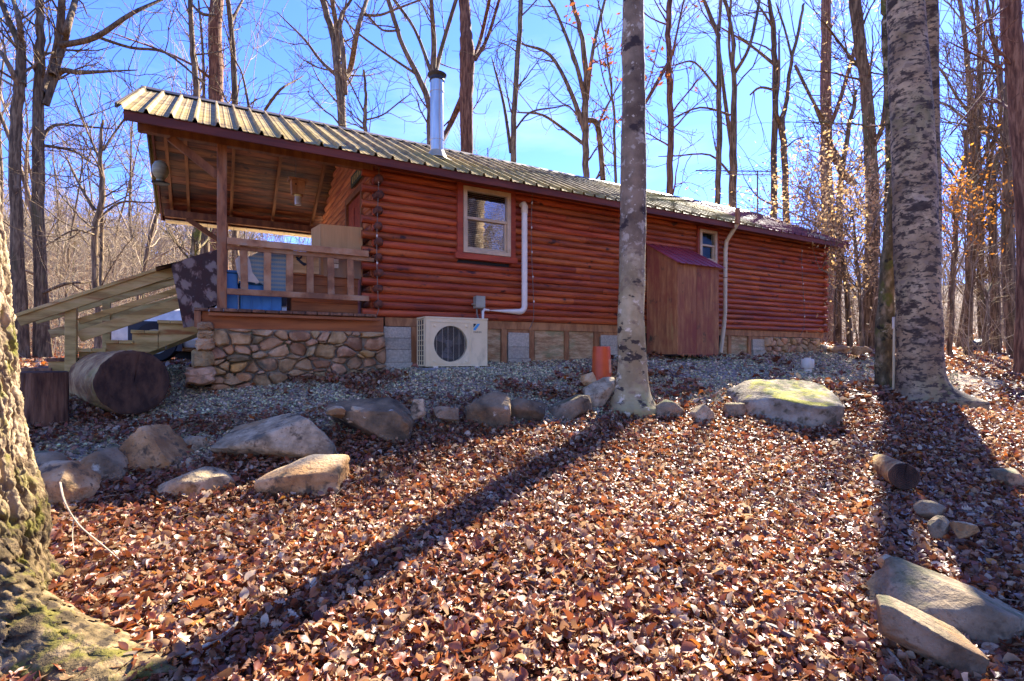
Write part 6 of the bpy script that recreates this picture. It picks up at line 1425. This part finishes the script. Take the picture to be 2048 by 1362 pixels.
def scatter(name,pts,size,tpls,lift,tiltsd,kind='stuff',flip=True):
    n=len(pts); z=H(pts[:,0],pts[:,1])+lift*lr.uniform(0,1,n)
    which=lr.integers(0,len(tpls),n); Vs=[];Qs=[];Cs=[];off=0
    sz=lr.uniform(size[0],size[1],n)
    tilt=np.abs(lr.normal(0,tiltsd,n)); tilt=np.clip(tilt,0,1.35)
    Rm=rotmat(lr.uniform(0,6.283,n),tilt,lr.uniform(0,6.283,n))
    col=LC[lr.choice(len(LC),n,p=LP)]*lr.uniform(.75,1.25,(n,1))
    for k,(V,Q) in enumerate(tpls):
        ix=np.where(which==k)[0]
        if len(ix)==0: continue
        sg=np.where(lr.uniform(size=len(ix))<.5,1,-1)[:,None,None]
        VV=V[None]*sz[ix][:,None,None]; VV=VV*np.concatenate([np.ones_like(sg),np.ones_like(sg),sg],2)
        VV=np.einsum('nij,nkj->nki',Rm[ix],VV)+np.stack([pts[ix,0],pts[ix,1],z[ix]+.006+.25*sz[ix]*np.sin(tilt[ix])],1)[:,None,:]
        Vs.append(VV.reshape(-1,3)); Qs.append((Q[None]+(np.arange(len(ix))*len(V))[:,None,None]).reshape(-1,4)+off); off+=len(ix)*len(V); Cs.append(np.repeat(col[ix],len(V),0))
    me=mesh_np(name,np.concatenate(Vs),np.concatenate(Qs),True,np.concatenate(Cs)); me.materials.append(M['leaf']); o=bpy.data.objects.new(name,me); C.objects.link(o); tag(o,kind=kind); return o
def fan(n,d0,d1,x0=-1.12,x1=1.12,pad=.5):
    d=np.sqrt(lr.uniform(d0*d0,d1*d1,n)); t=lr.uniform(x0,x1,n); return np.stack([t*d+np.sign(t)*pad*np.abs(t),d],1)
def keep_bank(P,grav):
    m=MASK(np.concatenate([P,np.zeros((len(P),1))],1)); c=wcab(np.concatenate([P,np.zeros((len(P),1))],1))
    patch=fbm(np.concatenate([P*1.3,np.zeros((len(P),1))],1),71,4)
    pr=(1-m)+m*np.clip((patch-.10)*2.6,.03,grav)
    ok=(lr.uniform(size=len(P))<pr)&~((c[:,0]>-1.9)&(c[:,0]<9.8)&(c[:,1]>-.06)&(c[:,1]<3.7))
    return P[ok]
P=keep_bank(fan(33000,1.35,3.1),.7); scatter('leaf_litter_near',P,(.026,.070),TPL,.06,.8)
P=keep_bank(fan(72000,3.1,6.2),.75); scatter('leaf_litter_bank',P,(.028,.07),TPL,.055,.78)
P=keep_bank(fan(42000,6.2,13,-1.12,1.15),.7); scatter('leaf_litter_slope',P,(.06,.12),TPS_,.05,.5)
P=keep_bank(fan(34000,13,34,-1.15,1.2),.6); scatter('leaf_litter_woods',P,(.09,.2),TPS_,.06,.5)
P=keep_bank(fan(42000,1.4,6.0),.6); scatter('leaf_crumbs',P,(.010,.032),TPS_,.05,.6)
# the largest near leaves one by one
LM=[]
for k in range(24):
    V,Q=leaf_template(['oval','oak','maple','oval','narrow','oak'][k%6],lr); c=LC[lr.choice(len(LC),p=LP)]*lr.uniform(.85,1.2); me=mesh_np('leaf',V,Q,True,np.repeat(c[None],len(V),0)); me.materials.append(M['leaf']); LM.append(me)
P=fan(300,1.75,3.3,-.98,.98,0); zz=H(P[:,0],P[:,1])
for k in range(300):
    o=bpy.data.objects.new('leaf',LM[k%24]); C.objects.link(o); o.parent=ground; s_=float(lr.uniform(.055,.105)); o.scale=(s_,s_,s_)
    o.location=(P[k,0],P[k,1],zz[k]+.045+float(lr.uniform(0,.02))); o.rotation_euler=(float(lr.normal(0,.35)),float(lr.normal(0,.35)),float(lr.uniform(0,6.28)))
# ---- gravel
def gravel(name,P,size):
    n=len(P); z=H(P[:,0],P[:,1]); V0=np.array([(1,0,0),(0,1,0),(-1,0,0),(0,-1,0),(0,0,1),(0,0,-1)],float); F0=np.array([(0,1,4),(1,2,4),(2,3,4),(3,0,4),(1,0,5),(2,1,5),(3,2,5),(0,3,5)])
    s_=lr.uniform(size[0],size[1],n); VV=V0[None]*(s_[:,None,None]*lr.uniform(.55,1.15,(n,6,1)))*[1,1,.7]+lr.normal(size=(n,6,3))*(s_*.16)[:,None,None]
    Rm=rotmat(lr.uniform(0,6.28,n),np.abs(lr.normal(0,.6,n)),lr.uniform(0,6.28,n)); VV=np.einsum('nij,nkj->nki',Rm,VV)+np.stack([P[:,0],P[:,1],z+s_*lr.uniform(-.1,.8,n)],1)[:,None]
    Q=(F0[None]+(np.arange(n)*6)[:,None,None]).reshape(-1,3)
    g=lr.choice([.12,.2,.3,.42,.58],n,p=[.18,.27,.28,.18,.09])[:,None]*np.array([[1.0,.96,.93]])*lr.uniform(.85,1.15,(n,3))*[1.75,1.5,1.05]
    me=mesh_np(name,VV.reshape(-1,3),Q,False,np.repeat(g,6,0)); me.materials.append(M['pebble']); o=bpy.data.objects.new(name,me); C.objects.link(o); tag(o,kind='stuff')
M['pebble']=mat('gravel_stone',[(.3,(.8,.8,.8)),(.7,(1,1,1))],scale=60,rough=.85,bump=0,attr='col')
def onlygrav(P):
    Z=np.concatenate([P,np.zeros((len(P),1))],1); m=MASK(Z); c=wcab(Z); return P[(lr.uniform(size=len(P))<m)&~((c[:,0]>-1.9)&(c[:,0]<9.8)&(c[:,1]>.1)&(c[:,1]<3.6))]
P=onlygrav(fan(80000,3.6,7.2,-1.1,.75)); gravel('gravel_near',P,(.009,.020))
P=onlygrav(fan(52000,7.2,13,-1.1,.8)); gravel('gravel_far',P,(.013,.026))
# ---- twigs and sticks lying about
def stick(pts,ds,r0,r1,label,m='twig',branch=None,sub=6):
    P=[]
    for (a,b_),d_ in zip(pts,ds):
        q=W(a,b_,d_); P.append(q)
    A,B=smoothpath(P,np.linspace(r0,r1,len(P)),4); zz=H(A[:,0],A[:,1]); A[:,2]=np.maximum(A[:,2],zz+.03)
    if label.startswith('!'): A[:,2]=zz+.05; label=label[1:]
    b=MB(); b.tube(A,B,sub)
    if branch:
        Pb=[W(a,c,d_) for a,c,d_ in branch]; A2,B2=smoothpath(Pb,np.linspace(r1*1.1,r1*.6,len(Pb)),4); A2[:,2]=np.maximum(A2[:,2],H(A2[:,0],A2[:,1])+.03); b.tube(A2,B2,5)
    return mk('fallen_stick',b,M[m],label=label,cat='stick',smooth=50)
M['palestick']=plain('bleached_stick',(.50,.46,.40),.7)
M['darkstick']=plain('dark_stick',(.10,.085,.08),.7)
stick([(120,965),(130,1005),(158,1050),(205,1090),(240,1120)],[3.0,2.9,2.85,2.75,2.7],.006,.003,'thin pale forked twig standing up beside the left tree','palestick',branch=[(148,1035,2.87),(145,1070,2.82),(148,1105,2.75)])
stick([(500,1165),(478,1215),(470,1260),(430,1310),(360,1362)],[2.4,2.3,2.2,2.1,2.0],.004,.008,'!long pale curved stick at the bottom left in the leaves','palestick')
stick([(545,1080),(520,1130),(500,1175)],[2.8,2.6,2.5],.003,.004,'!thin straight twig above the long pale curved stick','palestick')
stick([(1790,968),(1850,985),(1905,1002),(1960,1022)],[4.0,3.9,3.8,3.7],.016,.009,'!dark fallen branch beside the short cut log at right','darkstick')
stick([(1750,1232),(1775,1270),(1800,1300),(1806,1360)],[2.3,2.2,2.1,1.98],.006,.010,'!grey stick lying in front of the low slab at lower right','palestick')
stick([(1490,1235),(1540,1240),(1590,1262)],[2.35,2.32,2.25],.022,.014,'!short thick grey stick in the leaves at lower right of centre','darkstick')
stick([(1540,1160),(1600,1158),(1680,1170)],[2.6,2.6,2.55],.012,.008,'!long thin branch above the short thick grey stick','darkstick')
stick([(1640,760),(1680,800),(1720,850),(1790,890)],[6.6,5.9,5.2,4.7],.006,.004,'!curved pale vine lying right of the mossy boulder','palestick')
q=QB(); P=np.concatenate([fan(110,1.9,4.5),fan(170,4.5,12,-.2,1.1)]); 
for x,y in P:
    a=lr.uniform(0,6.28); l_=lr.uniform(.15,.55); k=np.array([(x+math.cos(a)*l_*t,y+math.sin(a)*l_*t,0) for t in (-.5,-.15,.2,.5)])+lr.normal(size=(4,3))*[.02,.02,0]; k[:,2]=H(k[:,0],k[:,1])+.045+lr.uniform(0,.02,4)
    if MASK(k)[0]<.3 and clearof(x,y) or y<4: q.tube(k,np.linspace(.0024,.0012,4)*(1+y*.1),4)
mk('twig_litter',q,M['twig'],kind='stuff')
